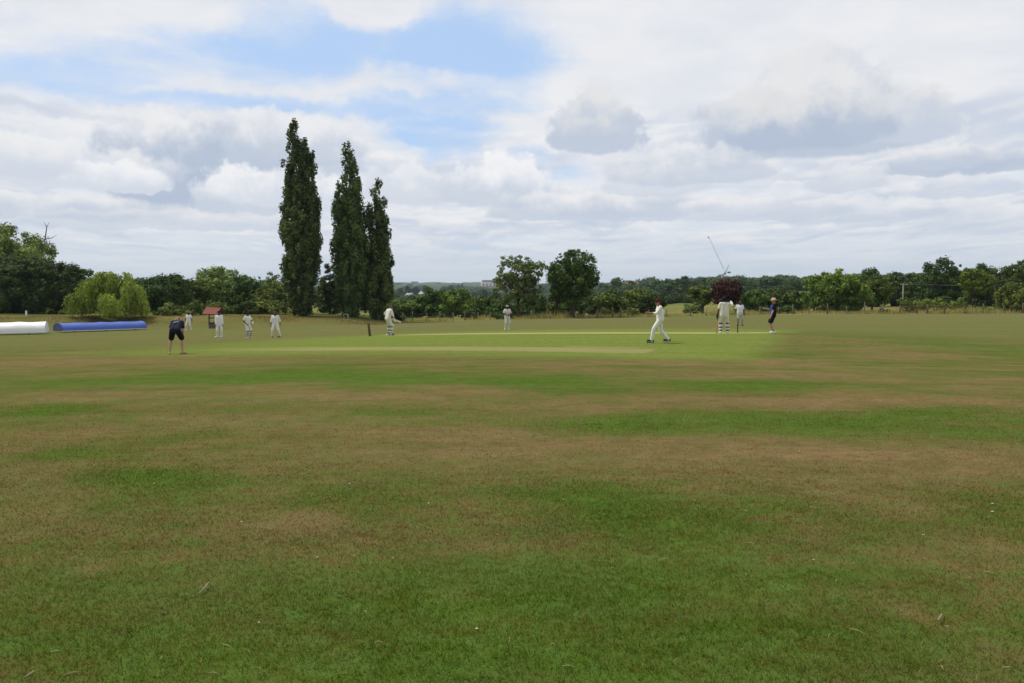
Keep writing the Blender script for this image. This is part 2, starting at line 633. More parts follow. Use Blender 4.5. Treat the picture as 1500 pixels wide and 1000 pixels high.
# ------------------------------------------------------------------ grass blades near the camera
def blades(n_target, y0, y1, h, w, seed, lean=1.35):
    rng = np.random.default_rng(seed)
    # uniform over the ground seen (plus a margin for other viewpoints)
    k = int(n_target * 1.0)
    yy = np.sqrt(y0 ** 2 + rng.random(k) * (y1 ** 2 - y0 ** 2))
    xx = (rng.random(k) * 2 - 1) * (0.70 * yy + 0.6)
    lush = lush_np(xx, yy)
    # ragged density: clumps and thin spots
    dens = 0.55 + 0.45 * np.sin(xx * 2.3 + np.sin(yy * 1.9) * 2) * np.sin(yy * 2.7 + np.sin(xx * 1.3) * 2)
    keep = rng.random(k) < np.clip(0.35 + 0.45 * dens + 0.3 * lush, 0, 1)
    fade = np.clip((y1 - yy) / (0.75 * (y1 - y0)), 0, 1)
    keep &= rng.random(k) < fade
    xx, yy, lush = xx[keep], yy[keep], lush[keep]
    k = len(xx)
    zz = ground_np(xx, yy) + smooth(14, 3, np.hypot(xx, yy)) * 0.006 * (np.sin(xx * 5.1 + yy * 2.2) + np.sin(yy * 6.7 - xx * 1.7) + np.sin(xx * 11 + yy * 9)) - 0.003
    ang = rng.random(k) * 2 * np.pi
    hh = h * (0.45 + 0.9 * rng.random(k)) * (0.7 + 0.5 * np.clip(lush, 0, 1))
    ln = lean * (0.3 + rng.random(k)) * hh
    ww = w * (0.7 + 0.6 * rng.random(k))
    base = np.stack([xx, yy, zz], -1)
    side = np.stack([np.cos(ang), np.sin(ang), 0 * ang], -1) * (ww / 2)[:, None]
    a2 = rng.random(k) * 2 * np.pi
    tipd = np.stack([np.cos(a2) * ln, np.sin(a2) * ln, hh], -1)
    midd = np.stack([np.cos(a2) * ln * 0.35, np.sin(a2) * ln * 0.35, hh * 0.62], -1)
    v = np.stack([base - side, base + side, base + midd + side * 0.8, base + midd - side * 0.8, base + tipd], 1)
    i = np.arange(k)[:, None] * 5
    f = np.concatenate([np.concatenate([i, i + 1, i + 2], 1), np.concatenate([i, i + 2, i + 3], 1), np.concatenate([i + 3, i + 2, i + 4], 1)], 0)
    rnd = np.repeat(rng.random(k), 5)
    lv = np.repeat(lush, 5)
    return v.reshape(-1, 3), f, lv, rnd


m = new_mat('grass_blade')
rn = attrib('rnd')
col, *_ = turf_color(position(), attrib('lush'), (rn - 0.5) * 0.9)
col = mixc(sstep(0.93, 0.97, rn), col, (0.30, 0.23, 0.11))
hs = S.nt.nodes.new('ShaderNodeHueSaturation')
S.nt.links.new(col.s, hs.inputs['Color'])
hs.inputs['Value'].default_value = 1.10
hs.inputs['Saturation'].default_value = 1.10
finish(m, S(hs.outputs[0]), 0.8, 0.06, transl=0.4)
MAT_BLADE = m
vs, fs, ls, rs, off = [], [], [], [], 0
for args in ((420000, 2.4, 9.0, 0.020, 0.0038, 11), (200000, 5.5, 16.0, 0.019, 0.0065, 12)):
    v, f, l, r_ = blades(*args)
    vs.append(v); fs.append(f + off); ls.append(l); rs.append(r_)
    off += len(v)
bme = np_mesh('grass', np.concatenate(vs), np.concatenate(fs))
attr(bme, 'lush', np.concatenate(ls))
attr(bme, 'rnd', np.concatenate(rs))
o = link('grass', bme, MAT_BLADE)
tag(o, kind='stuff')

# dry stalks and clover heads scattered in the near turf
rng = np.random.default_rng(5)
mb = MB()
for i in range(96):
    yy = 3.6 + 9 * rng.random() ** 1.2
    xx = (rng.random() * 2 - 1) * 0.62 * yy
    a, L = rng.random() * 6.28, 0.012 + 0.028 * rng.random()
    z0 = ground(xx, yy) + 0.016
    d = Vector((math.cos(a), math.sin(a), 0.15 * (rng.random() - .3)))
    c = Vector((xx, yy, z0))
    mb.tube([c - d * L, c + Vector((0, 0, .006)), c + d * L], [0.0012, 0.0018, 0.001], 5)
o = mb.build('dry_stalks', plain_mat('straw', (0.38, 0.30, 0.17), 0.8))
tag(o, kind='stuff')
TWIGS = [((292, 874), (306, 858), 'short brown twig lying in the grass at lower left'), ((36, 999), (51, 990), 'pale twig lying at the bottom left corner'),
         ((1374, 914), (1379, 905), 'thin reddish twig in the grass at lower right')]
MAT_TWIG = plain_mat('twig', (0.26, 0.19, 0.12), 0.8)
for (a, b, lab) in TWIGS:
    A, B = pix_ground(*a), pix_ground(*b)
    A.z += 0.022; B.z += 0.026
    M_ = (A + B) / 2 + Vector((0.008, 0.004, 0.006))
    mb = MB().tube([A, M_, B], [0.005, 0.0045, 0.003], 7)
    tag(mb.build('twig', MAT_TWIG), lab, 'twig')

# white clover heads and bits of feather in the near turf
rng = np.random.default_rng(15)
mb = MB()
for i in range(20):
    yy = 3.9 + 7 * rng.random() ** 1.2
    xx = (rng.random() * 2 - 1) * 0.62 * yy
    r_ = 0.003 + 0.004 * rng.random()
    mb.ball((xx, yy, ground(xx, yy) + 0.012), (r_ * (1 + rng.random()), r_, r_ * .6), 8)
o = mb.build('clover_heads', plain_mat('clover_white', (0.62, 0.60, 0.54), 0.8))
tag(o, kind='stuff')

# boundary rope
ROPE = [(1560, 459.7, 94), (1500, 461, 92), (1400, 461, 93), (1300, 461.2, 93.5), (1200, 461.8, 93.5), (1095, 462.7, 93.5), (1000, 464.5, 92), (900, 467, 89), (800, 469.5, 86), (720, 472, 82), (640, 475, 77), (560, 477.5, 72), (435, 481, 66)]
pts = []
for (px, py, D) in ROPE:
    pts.append(Vector(((px - 750) / F * D, D)))
dense = []
for a, b in zip(pts[:-1], pts[1:]):
    for k in range(12):
        c = a + (b - a) * k / 12
        dense.append(Vector((c.x, c.y, ground(c.x, c.y) + 0.024)))
o = MB().tube(dense, 0.022, 6).build('boundary_rope', plain_mat('rope', (0.40, 0.38, 0.31), 0.9))
tag(o, 'pale boundary rope lying across the far edge of the outfield', 'rope')

# ------------------------------------------------------------------ trees
def leaf_mat(name, dark, light, transl=0.14, var=0.5):
    m = new_mat(name)
    dark = tuple(a * b for a, b in zip(dark, (1.30, 1.32, 1.0)))
    light = tuple(a * b for a, b in zip(light, (1.38, 1.36, 1.0)))
    t = attrib('tint')
    n = noise(position(), 0.9, 3, 0.6)
    c = mixc(clampn(t + (n - 0.5) * var), dark, light)
    hs = S.nt.nodes.new('ShaderNodeHueSaturation')
    S.nt.links.new(c.s, hs.inputs['Color'])
    S.nt.links.new((0.482 + objrandom() * 0.03).s, hs.inputs['Hue'])
    S.nt.links.new((0.80 + objrandom() * 0.42).s, hs.inputs['Value'])
    return finish(m, S(hs.outputs[0]), 0.65, 0.12, transl=transl)


LEAF = {
    'poplar': leaf_mat('leaf_poplar', (0.028, 0.050, 0.018), (0.100, 0.138, 0.050)),
    'dark': leaf_mat('leaf_dark', (0.022, 0.044, 0.012), (0.055, 0.092, 0.022)),
    'oak': leaf_mat('leaf_oak', (0.024, 0.050, 0.012), (0.076, 0.122, 0.027)),
    'mid': leaf_mat('leaf_mid', (0.040, 0.072, 0.014), (0.125, 0.172, 0.036)),
    'pale': leaf_mat('leaf_pale', (0.062, 0.096, 0.024), (0.175, 0.220, 0.064)),
    'ash': leaf_mat('leaf_ash', (0.062, 0.096, 0.036), (0.160, 0.205, 0.088)),
    'bright': leaf_mat('leaf_bright', (0.060, 0.105, 0.016), (0.140, 0.210, 0.036)),
    'willow': leaf_mat('leaf_willow', (0.084, 0.116, 0.020), (0.260, 0.305, 0.066)),
    'copper': leaf_mat('leaf_copper', (0.020, 0.007, 0.009), (0.056, 0.016, 0.018)),
    'blue': leaf_mat('leaf_far', (0.026, 0.050, 0.022), (0.062, 0.092, 0.034)),
}


def bark_mat(name, col):
    m = new_mat(name)
    x, y, z = sep(objcoord())
    n = noise(vec(x * 6, y * 6, z * 1.2), 1.0, 5, 0.65)
    return finish(m, mixc(n, tuple(c * 0.55 for c in col), tuple(c * 1.4 for c in col)), 0.9, 0.2, n, 0.6, 0.05)


BARK = bark_mat('bark', (0.075, 0.060, 0.045))
BARK_PALE = bark_mat('bark_pale', (0.16, 0.14, 0.11))


def leaves(cent, rad, dens, leaf, rng, up=0.35, core=0.45, aspect=0.62, tvar=0.55):
    """rhombic leaf sprays through a set of ellipsoidal clumps"""
    cent, rad = np.asarray(cent, float), np.asarray(rad, float)
    area = (rad[:, 0] * rad[:, 2]) ** 1.0 * math.pi
    n = np.maximum(6, (area * dens / (0.5 * aspect * leaf * leaf * 0.55))).astype(int)
    who = np.repeat(np.arange(len(cent)), n)
    k = len(who)
    d = rng.normal(size=(k, 3))
    d /= np.linalg.norm(d, axis=1)[:, None]
    r = core + (1 - core) * rng.random(k) ** 0.6
    r *= 1 + 0.18 * rng.normal(size=k).clip(-1.5, 2)
    c = cent[who] + d * rad[who] * r[:, None]
    nn = 1.0 * d + 0.45 * rng.normal(size=(k, 3)) + np.array([0, 0, up])
    nn /= np.linalg.norm(nn, axis=1)[:, None]
    a = np.cross(nn, rng.normal(size=(k, 3)))
    a /= np.linalg.norm(a, axis=1)[:, None] + 1e-9
    b = np.cross(nn, a)
    sz = leaf * (0.6 + 0.8 * rng.random(k))
    A, B = a * (sz * 0.5)[:, None], b * (sz * 0.5 * aspect)[:, None]
    v = np.stack([c + A, c + B, c - A, c - B], 1).reshape(-1, 3)
    ct = rng.random(len(cent))
    t = np.clip(0.5 + tvar * (ct[who] - 0.5) * 1.6 + 0.5 * (rng.random(k) - 0.5), 0, 1)
    return v, np.repeat(t, 4)


def leaf_mesh(name, parts):
    v = np.concatenate([p[0] for p in parts])
    t = np.concatenate([p[1] for p in parts])
    f = np.arange(len(v)).reshape(-1, 4)
    me = np_mesh(name, v, f)
    attr(me, 'tint', t)
    return me


def limbs(mb, start, ends, r0, rng, wig=0.12):
    for e in ends:
        e = Vector(e)
        s = Vector(start(e))
        L = (e - s).length
        mid1 = s.lerp(e, 0.4) + Vector(rng.normal(size=3)) * L * wig * 0.5 + Vector((0, 0, L * 0.06))
        mid2 = s.lerp(e, 0.75) + Vector(rng.normal(size=3)) * L * wig * 0.4 + Vector((0, 0, L * 0.05))
        mb.tube([s, mid1, mid2, e], [r0, r0 * 0.65, r0 * 0.4, r0 * 0.15], 6)


def trunk_mb(H, top, r, rng, bend=0.03):
    mb = MB()
    pts, rad = [], []
    bx, by = rng.normal() * bend * H, rng.normal() * bend * H
    for i in range(9):
        t = i / 8
        pts.append((bx * t * t, by * t * t, -0.3 + (top + 0.3) * t))
        rad.append(r * (1.35 if i == 0 else 1) * (1 - 0.8 * t))
    mb.tube(pts, rad, 10)
    return mb, (bx, by)


def round_tree(H, W, seed, leaf, z0=0.12, nC=70, dens=1.5, cr=0.20, shape=1.0, trunk_r=None, flat=0.0, gaps=0.0, ragged=0.5, up=0.35):
    """broad crown; returns crown mesh, trunk MB.  shape > 1 widens the lower half"""
    rng = np.random.default_rng(seed)
    dens = dens * 1.2
    zb, zt = z0 * H, H
    Rz, zc, Rx = (zt - zb) / 2, (zt + zb) / 2, W / 2
    if z0 <= 0.06:
        zc = 0.42 * H
        Rz = 0.58 * H
        nC = int(nC * 1.35)
    C, Q = [], []
    lob = rng.random(6) * 6.28
    while len(C) < nC:
        d = rng.normal(size=3)
        d /= np.linalg.norm(d)
        r = rng.random() ** 0.38
        if r < gaps:
            continue
        th = math.atan2(d[1], d[0])
        irr = 1 + ragged * 0.28 * (math.sin(2 * th + lob[0]) * 0.5 + math.sin(3 * th + 2.5 * d[2] + lob[1]) * 0.5 + 0.6 * math.sin(5 * d[2] + lob[2] + th)) + ragged * 0.10 * rng.normal()
        taper = 1.0
        if z0 <= 0.06 and d[2] < 0.1:
            hx = math.hypot(d[0], d[1])
            taper = min(2.2, 1 / max(hx, .2)) * (0.55 + 0.45 * hx) if hx < 1 else 1.0
        base = Rx * cr * (0.65 + 0.7 * rng.random())
        q = np.array([base * 1.1, base * 1.1, base * 0.85])
        k = max(0.2, 1 - base / Rx * 0.8)
        p = np.array([d[0] * Rx * r * irr * taper * k, d[1] * Rx * r * irr * taper * k, zc + d[2] * Rz * r * irr * max(0.3, 1 - q[2] / Rz)])
        p[2] = max(p[2], zb * 0.7 + q[2] * 0.4)
        if p[2] + q[2] * 0.9 > H: p[2] = H - q[2] * 0.9
        C.append(p); Q.append(q)
    # wispy outliers at the silhouette
    for _ in range(int(nC * 0.45)):
        d = rng.normal(size=3); d[2] = abs(d[2]) * 0.9 - 0.25
        d /= np.linalg.norm(d)
        base = Rx * cr * 0.42 * (0.5 + rng.random())
        kk = rng.uniform(.74, .88)
        C.append(np.array([d[0] * Rx * kk, d[1] * Rx * kk, zc + d[2] * Rz * kk])); Q.append(np.array([base, base, base * 0.8]))
    C, Q = np.array(C), np.array(Q)
    me = leaf_mesh('crown', [leaves(C, Q, dens, leaf, rng, up)])
    r = trunk_r or 0.022 * H + 0.05
    mb, (bx, by) = trunk_mb(H, zb + 0.62 * (zt - zb), r, rng)
    sel = rng.choice(len(C), min(16, len(C)), replace=False)
    limbs(mb, lambda e: (bx * 0.2, by * 0.2, min(max(zb * 0.75, 0.45 * e.z), e.z * 0.85)), [C[i] for i in sel], r * 0.45, rng)
    return me, mb


def poplar_tree(H, W, seed, leaf, leaders):
    """fastigiate crown: several upright leaders (dx, dy, base, top, radius), as fractions"""
    rng = np.random.default_rng(seed)
    C, Q = [], []
    for (dx, dy, zb, zt, rad) in leaders:
        zt = zt * 0.968
        z = zb * H
        while z < zt * H:
            t = (z - zb * H) / ((zt - zb) * H)
            env = rad * W / 2 * (min(1, 0.50 + 2.2 * t) * (1 - t ** 4.0) ** 0.62 * (1 + .16 * math.sin(z * .9 + dx * 9 + seed)) + 0.05)
            for _ in range(3 if env > 0.9 else 2):
                a = rng.random() * 6.28
                rr_ = env * (0.30 + 0.80 * rng.random() ** 0.6)
                q = (0.30 + 0.42 * rng.random() ** 1.3) * (0.5 + 0.5 * min(1, env / 1.2))
                C.append((dx * W / 2 * (0.35 + 0.65 * min(1, t * 1.6)) + math.cos(a) * max(0, rr_ - q * 0.5) + 0.12 * math.sin(z * 1.1 + seed), dy * W / 2 + math.sin(a) * max(0, rr_ - q * 0.5), z + rng.normal() * 0.2))
                Q.append((q * 0.85, q * 0.85, q * 1.75))
            z += 0.42 + 0.16 * rng.random()
        C.append((dx * W / 2, dy * W / 2, zt * H - 0.35)); Q.append((0.16, 0.16, 0.5))
    me = leaf_mesh('crown', [leaves(C, Q, 1.35, leaf, rng, 0.25, 0.4, tvar=.6)])
    mb, _ = trunk_mb(H, H * 0.8, 0.34, rng, 0.004)
    for (dx, dy, zb, zt, rad) in leaders[1:]:
        mb.tube([(0, 0, 0.4), (dx * W / 2 * 0.4, dy * W / 2 * 0.6, zb * H + 1.5), (dx * W / 2, dy * W / 2, (zb + zt) / 2 * H)], [0.16, 0.12, 0.05], 7)
    return me, mb


def willow_tree(H, W, seed, leaf):
    rng = np.random.default_rng(seed)
    P, Tn, HC = [], [], []
    heads = []
    for i in range(46):
        a = rng.random() * 6.28
        r = (W / 2) * (0.05 + 0.86 * rng.random() ** 0.6)
        zt = H * (0.97 - 0.48 * (r / (W / 2)) ** 1.8 + 0.12 * rng.normal())
        heads.append((math.cos(a) * r, math.sin(a) * r * 0.9, min(max(zt, .25 * H), H)))
    for i in range(52):
        a = rng.random() * 6.28
        r = (W / 2) * (0.35 + 0.68 * rng.random())
        heads.append((math.cos(a) * r, math.sin(a) * r * 0.9, H * (0.26 + 0.50 * rng.random())))
    for h in heads:
        ct = rng.random()
        for k in range(20):
            o = rng.normal(size=2) * W * 0.024
            out = Vector((h[0], h[1], 0)).normalized() * (0.15 + 0.5 * rng.random())
            z1 = h[2] - abs(rng.normal()) * 0.3
            L = max(.4, min(z1 - 0.2 - .3 * rng.random(), 0.6 + 1.7 * rng.random()))
            n = int(L / 0.075)
            s = np.linspace(0, 1, max(n, 4))
            sway = rng.normal(size=2) * 0.15
            pts = np.stack([h[0] + o[0] + out.x * np.sqrt(s) + sway[0] * s, h[1] + o[1] + out.y * np.sqrt(s) + sway[1] * s, z1 + 0.25 * (1 - (1 - s * 3) ** 2).clip(-0.2, 1) * 0.6 - L * s ** 1.15], -1)
            pts += rng.normal(size=pts.shape) * 0.10
            P.append(pts)
            Tn.append(np.clip(0.5 + 1.0 * (ct - 0.5) + 0.5 * (rng.random(len(pts)) - 0.5), 0, 1))
            HC.append(np.repeat(np.array([[h[0], h[1], h[2] - .5]]), len(pts), 0))
    hc = np.concatenate(HC)
    c = np.concatenate(P); t = np.concatenate(Tn); k = len(c)
    nn = rng.normal(size=(k, 3)); nn[:, 2] = nn[:, 2] * 0.5 + 0.25
    nn[:, :2] += c[:, :2] / (W / 2) * 0.6
    nn += (c - hc) * 1.0
    nn /= np.linalg.norm(nn, axis=1)[:, None]
    dn = np.array([0, 0, -1.0]) + 0.35 * rng.normal(size=(k, 3))
    a = dn - nn * (dn * nn).sum(1)[:, None]
    a /= np.linalg.norm(a, axis=1)[:, None] + 1e-9
    b = np.cross(nn, a)
    sz = leaf * (0.7 + 0.7 * rng.random(k))
    A, B = a * (sz * 0.6)[:, None], b * (sz * 0.2)[:, None]
    v = np.stack([c + A, c + B, c - A, c - B], 1).reshape(-1, 3)
    me = leaf_mesh('crown', [(v, np.repeat(t, 4))])
    mb, _ = trunk_mb(H, H * 0.6, 0.22, rng, 0.02)
    limbs(mb, lambda e: (0, 0, 0.35 * H), [(h[0], h[1], h[2] - 0.2) for h in heads[:14]], 0.10, rng)
    return me, mb


def put_tree(name, label, cat, px, top, D, mat, maker, group=None, bark=BARK, sink=0.0, rz=0.0, **kw):
    """maker(H) -> (crown mesh, trunk bmesh); height follows from the pixel row of its top"""
    g = on_ground(px, D)
    H = at(px, top, D * 1.0).z - g.z
    me, mb = maker(H)
    e = empty(name, (g.x, g.y, g.z - sink), rz)
    tag(e, label, cat, group)
    link('crown', me, LEAF[mat], e)
    mb.build('trunk', bark, e)
    return e, H


def wpx(w, D): return w / F * D


def RT(w, D, seed, leaf=None, **kw):
    lf = leaf or 0.0029 * D
    return lambda H: round_tree(H, wpx(w, D), seed, lf, **kw)


TREES = [
    # left wood
    ('broadleaf_tree', 'tall pale green tree rising behind the dark trees at the far left', 8, 325, 122, 'pale', 150, dict(z0=.2, nC=90, dens=1.3, cr=.17, ragged=.9)),
    ('broadleaf_tree', 'dark green dense tree at the left edge of the photo, behind the white cover', -8, 366, 108, 'dark', 110, dict(z0=.02, nC=90, shape=1, cr=.22, dens=2)),
    ('broadleaf_tree', 'dark green dense tree just below the tall pale crown on the left', 52, 371, 106, 'dark', 110, dict(z0=.02, nC=90, cr=.2, dens=2)),
    ('broadleaf_tree', 'dark sloping tree standing behind the left side of the willow', 98, 381, 104, 'dark', 84, dict(z0=.02, nC=70, cr=.2, dens=2, ragged=.8)),
    ('broadleaf_tree', 'round dark green tree between the willow and the wishing well', 243, 398, 105, 'dark', 84, dict(z0=.02, nC=70, cr=.22, dens=2, ragged=.4)),
    ('broadleaf_tree', 'mid green bushy tree directly right of the round dark one', 288, 405, 112, 'mid', 60, dict(z0=.05, nC=60, cr=.22, dens=1.7)),
    ('broadleaf_tree', 'light green loose tree above the wishing well roof', 325, 389, 122, 'pale', 90, dict(z0=.1, nC=70, cr=.18, dens=1.2, ragged=.8)),
    ('broadleaf_tree', 'dark tree behind the two fielders right of the wishing well', 356, 402, 110, 'oak', 66, dict(z0=.03, nC=60, cr=.22, dens=1.9)),
    ('broadleaf_tree', 'thin pale tree with see-through top just left of the tallest poplar', 402, 397, 122, 'pale', 70, dict(z0=.1, nC=55, cr=.15, dens=1.0, ragged=1)),
    ('broadleaf_tree', 'mid green tree beneath the thin pale one beside the tallest poplar', 396, 418, 108, 'mid', 60, dict(z0=.03, nC=55, cr=.22, dens=1.8)),
    ('broadleaf_tree', 'small dark tree filling the gap between the poplars', 483, 387, 104, 'oak', 40, dict(z0=.05, nC=45, cr=.25, dens=1.6)),
    # middle hedge line
    ('hedgerow_tree', 'mid green tree directly right of the shortest poplar', 590, 436, 118, 'mid', 56, dict(z0=.03, nC=50, cr=.22, dens=1.8)),
    ('hedgerow_tree', 'dark tree with a peaked top between poplars and pale building', 632, 420, 118, 'oak', 50, dict(z0=.03, nC=55, cr=.2, dens=1.7, ragged=1)),
    ('hedgerow_tree', 'yellowish green tree below the left end of the pale building', 676, 421, 116, 'mid', 64, dict(z0=.05, nC=55, cr=.2, dens=1.6, ragged=.8)),
    ('hedgerow_tree', 'dark low tree in the hedge beneath the pale building', 715, 431, 112, 'oak', 56, dict(z0=.03, nC=50, cr=.22, dens=1.8)),
    ('hedgerow_tree', 'low mid green tree behind the lone fielder in the centre', 735, 440, 109, 'dark', 50, dict(z0=.03, nC=45, cr=.22, dens=1.8)),
    ('ash_tree', 'grey green airy tree with visible limbs in front of the pale building', 759, 369, 102, 'ash', 76, dict(z0=.13, nC=150, cr=.135, dens=1.0, ragged=.8, trunk_r=.24)),
    ('oak_tree', 'dark spreading oak with a bare trunk beside the airy grey green tree', 839, 362, 100, 'oak', 88, dict(z0=.13, nC=165, cr=.15, dens=1.2, ragged=.7, trunk_r=.3)),
    ('sapling', 'thin forked tree standing under the left side of the dark oak', 815, 418, 100.5, 'oak', 30, dict(z0=.35, nC=26, cr=.25, dens=1.2, trunk_r=.14)),
    ('hedgerow_tree', 'dark hedge tree seen under the right side of the airy grey green tree', 776, 428, 117, 'oak', 60, dict(z0=.03, nC=50, cr=.2, dens=1.8)),
    ('hedgerow_tree', 'dull green hedge tree between the forked sapling and the oak trunk', 822, 436, 116, 'mid', 56, dict(z0=.03, nC=50, cr=.2, dens=1.8)),
    ('hedgerow_tree', 'dark hedge tree below the right side of the spreading oak', 866, 432, 115, 'dark', 54, dict(z0=.03, nC=50, cr=.2, dens=1.8)),
    ('hedgerow_tree', 'mid green tree behind the left timber brace of the fence', 893, 424, 112, 'mid', 56, dict(z0=.05, nC=50, cr=.2, dens=1.7)),
    ('hedgerow_tree', 'green tree behind the walking man and below the distant houses', 935, 420, 124, 'mid', 60, dict(z0=.03, nC=55, cr=.2, dens=1.6)),
    ('hedgerow_tree', 'dark low bushy tree immediately behind the walking man', 953, 428, 104, 'dark', 48, dict(z0=.02, nC=45, cr=.24, dens=1.9)),
    ('hedgerow_tree', 'mid green tree with a dark trunk left of the copper coloured one', 1029, 414, 110, 'mid', 46, dict(z0=.2, nC=45, cr=.2, dens=1.5, trunk_r=.3)),
    ('copper_beech', 'dark red leaved tree behind the batsman on the right', 1065, 406, 106, 'copper', 52, dict(z0=.1, nC=55, cr=.22, dens=1.9, ragged=.5)),
    ('hedgerow_tree', 'dark green tree right behind the red leaved one', 1102, 424, 122, 'oak', 52, dict(z0=.03, nC=50, cr=.22, dens=1.8)),
    ('hedgerow_tree', 'dark green tree behind the person in the straw hat', 1135, 420, 124, 'dark', 60, dict(z0=.03, nC=50, cr=.22, dens=1.8)),
    ('hedgerow_tree', 'dull green tree between the straw hat and the big right hand bush', 1166, 424, 118, 'oak', 50, dict(z0=.03, nC=50, cr=.22, dens=1.7)),
    # right wood
    ('broadleaf_tree', 'small ragged tree with thin top on the left flank of the big bushy tree', 1192, 403, 108, 'mid', 40, dict(z0=.05, nC=40, cr=.18, dens=1.3, ragged=1)),
    ('broadleaf_tree', 'big dark bushy tree reaching the ground, right of the straw hat', 1224, 390, 104, 'mid', 92, dict(z0=.05, nC=95, cr=.17, dens=1.7, ragged=.8)),
    ('broadleaf_tree', 'light green bushy tree attached to the right of the big bushy one', 1277, 402, 107, 'mid', 60, dict(z0=.1, nC=55, cr=.2, dens=1.6)),
    ('broadleaf_tree', 'very dark tree peeping above the light green bushy tree', 1272, 392, 150, 'dark', 50, dict(z0=.05, nC=50, cr=.22, dens=1.9)),
    ('broadleaf_tree', 'dark flat topped tree left of the overhead wire pole', 1306, 396, 155, 'dark', 48, dict(z0=.03, nC=50, cr=.22, dens=1.9)),
    ('broadleaf_tree', 'dark tree directly behind the overhead wire pole', 1338, 397, 150, 'dark', 62, dict(z0=.03, nC=60, cr=.22, dens=1.9)),
    ('broadleaf_tree', 'largest dark domed tree on the right skyline', 1381, 376, 145, 'dark', 84, dict(z0=.05, nC=90, cr=.18, dens=1.8, ragged=.5)),
    ('broadleaf_tree', 'dark tree rising just behind the bright young tree', 1436, 386, 150, 'dark', 62, dict(z0=.03, nC=60, cr=.2, dens=1.9, ragged=.8)),
    ('broadleaf_tree', 'dark tree at the right edge of the photo on the skyline', 1490, 380, 140, 'oak', 76, dict(z0=.03, nC=70, cr=.2, dens=1.8, ragged=.7)),
    ('young_tree', 'bright green upright young tree in front of the dark right wood', 1428, 388, 108, 'bright', 44, dict(z0=.2, nC=55, cr=.2, dens=1.3, ragged=.6, trunk_r=.1)),
    ('broadleaf_tree', 'leafy green bush tree beside the fence at the right edge', 1488, 411, 103, 'mid', 66, dict(z0=.02, nC=60, cr=.2, dens=1.8)),
]
for i, (nm, lab, px, top, D, mt, w, kw) in enumerate(TREES):
    e, H = put_tree(nm, lab, 'tree', px, top, D, mt, RT(w, D, 100 + i, **kw))
    if i == 0:
        bb = MB()
        bb.tube([(4.2, 0, H * .55), (5.6, -.4, H * .72), (6.6, -.6, H * .80), (6.9, -.6, H * .93), (6.5, -.6, H * .99)], [.16, .12, .09, .06, .02], 6)
        bb.tube([(6.6, -.6, H * .80), (7.6, -.7, H * .81), (8.4, -.7, H * .845)], [.07, .05, .015], 6)
        bb.tube([(6.9, -.6, H * .93), (7.3, -.6, H * .985)], [.045, .012], 6)
        b = bb.build('dead_branch', BARK_PALE, e)
        b['label'] = 'bare dead branch sticking out of the crown'

POP = 'row of three tall poplars'
put_tree('poplar_tree', 'tallest poplar, standing apart at the left of the three', 'tree', 443, 171, 94, 'poplar',
         lambda H: poplar_tree(H, wpx(60, 94), 1, .27, [(-.20, 0, .03, 1, .72), (.52, .1, .05, .83, .42), (-.5, -.2, .02, .70, .50), (.58, -.3, .04, .56, .55), (-.1, -.6, .02, .6, .62), (.1, .55, .04, .76, .55), (-.45, .4, .04, .86, .42), (.2, .2, .04, .9, .5)]), POP)
put_tree('poplar_tree', 'second tallest poplar, in the middle of the three', 'tree', 513, 204, 95, 'poplar',
         lambda H: poplar_tree(H, wpx(58, 95), 2, .27, [(0, 0, .03, 1, .70), (.46, .1, .05, .80, .5), (-.42, -.2, .02, .76, .52), (.2, -.6, .04, .6, .6), (-.3, .5, .02, .72, .5), (.6, -.2, .02, .56, .5), (.2, .3, .02, .88, .5)]), POP)
put_tree('poplar_tree', 'shortest and narrowest poplar, at the right of the three', 'tree', 554, 261, 96, 'poplar',
         lambda H: poplar_tree(H, wpx(52, 96), 3, .27, [(0, 0, .03, 1, .72), (.40, .1, .03, .72, .58), (-.42, -.2, .02, .66, .58), (.15, -.5, .02, .48, .65), (-.2, .5, .02, .6, .5), (.1, .2, .02, .84, .55)]), POP)
put_tree('willow_tree', 'yellow green weeping willow behind the blue pitch cover', 'tree', 165, 400, 86.5, 'willow', lambda H: willow_tree(H, wpx(110, 86.5), 21, .22))

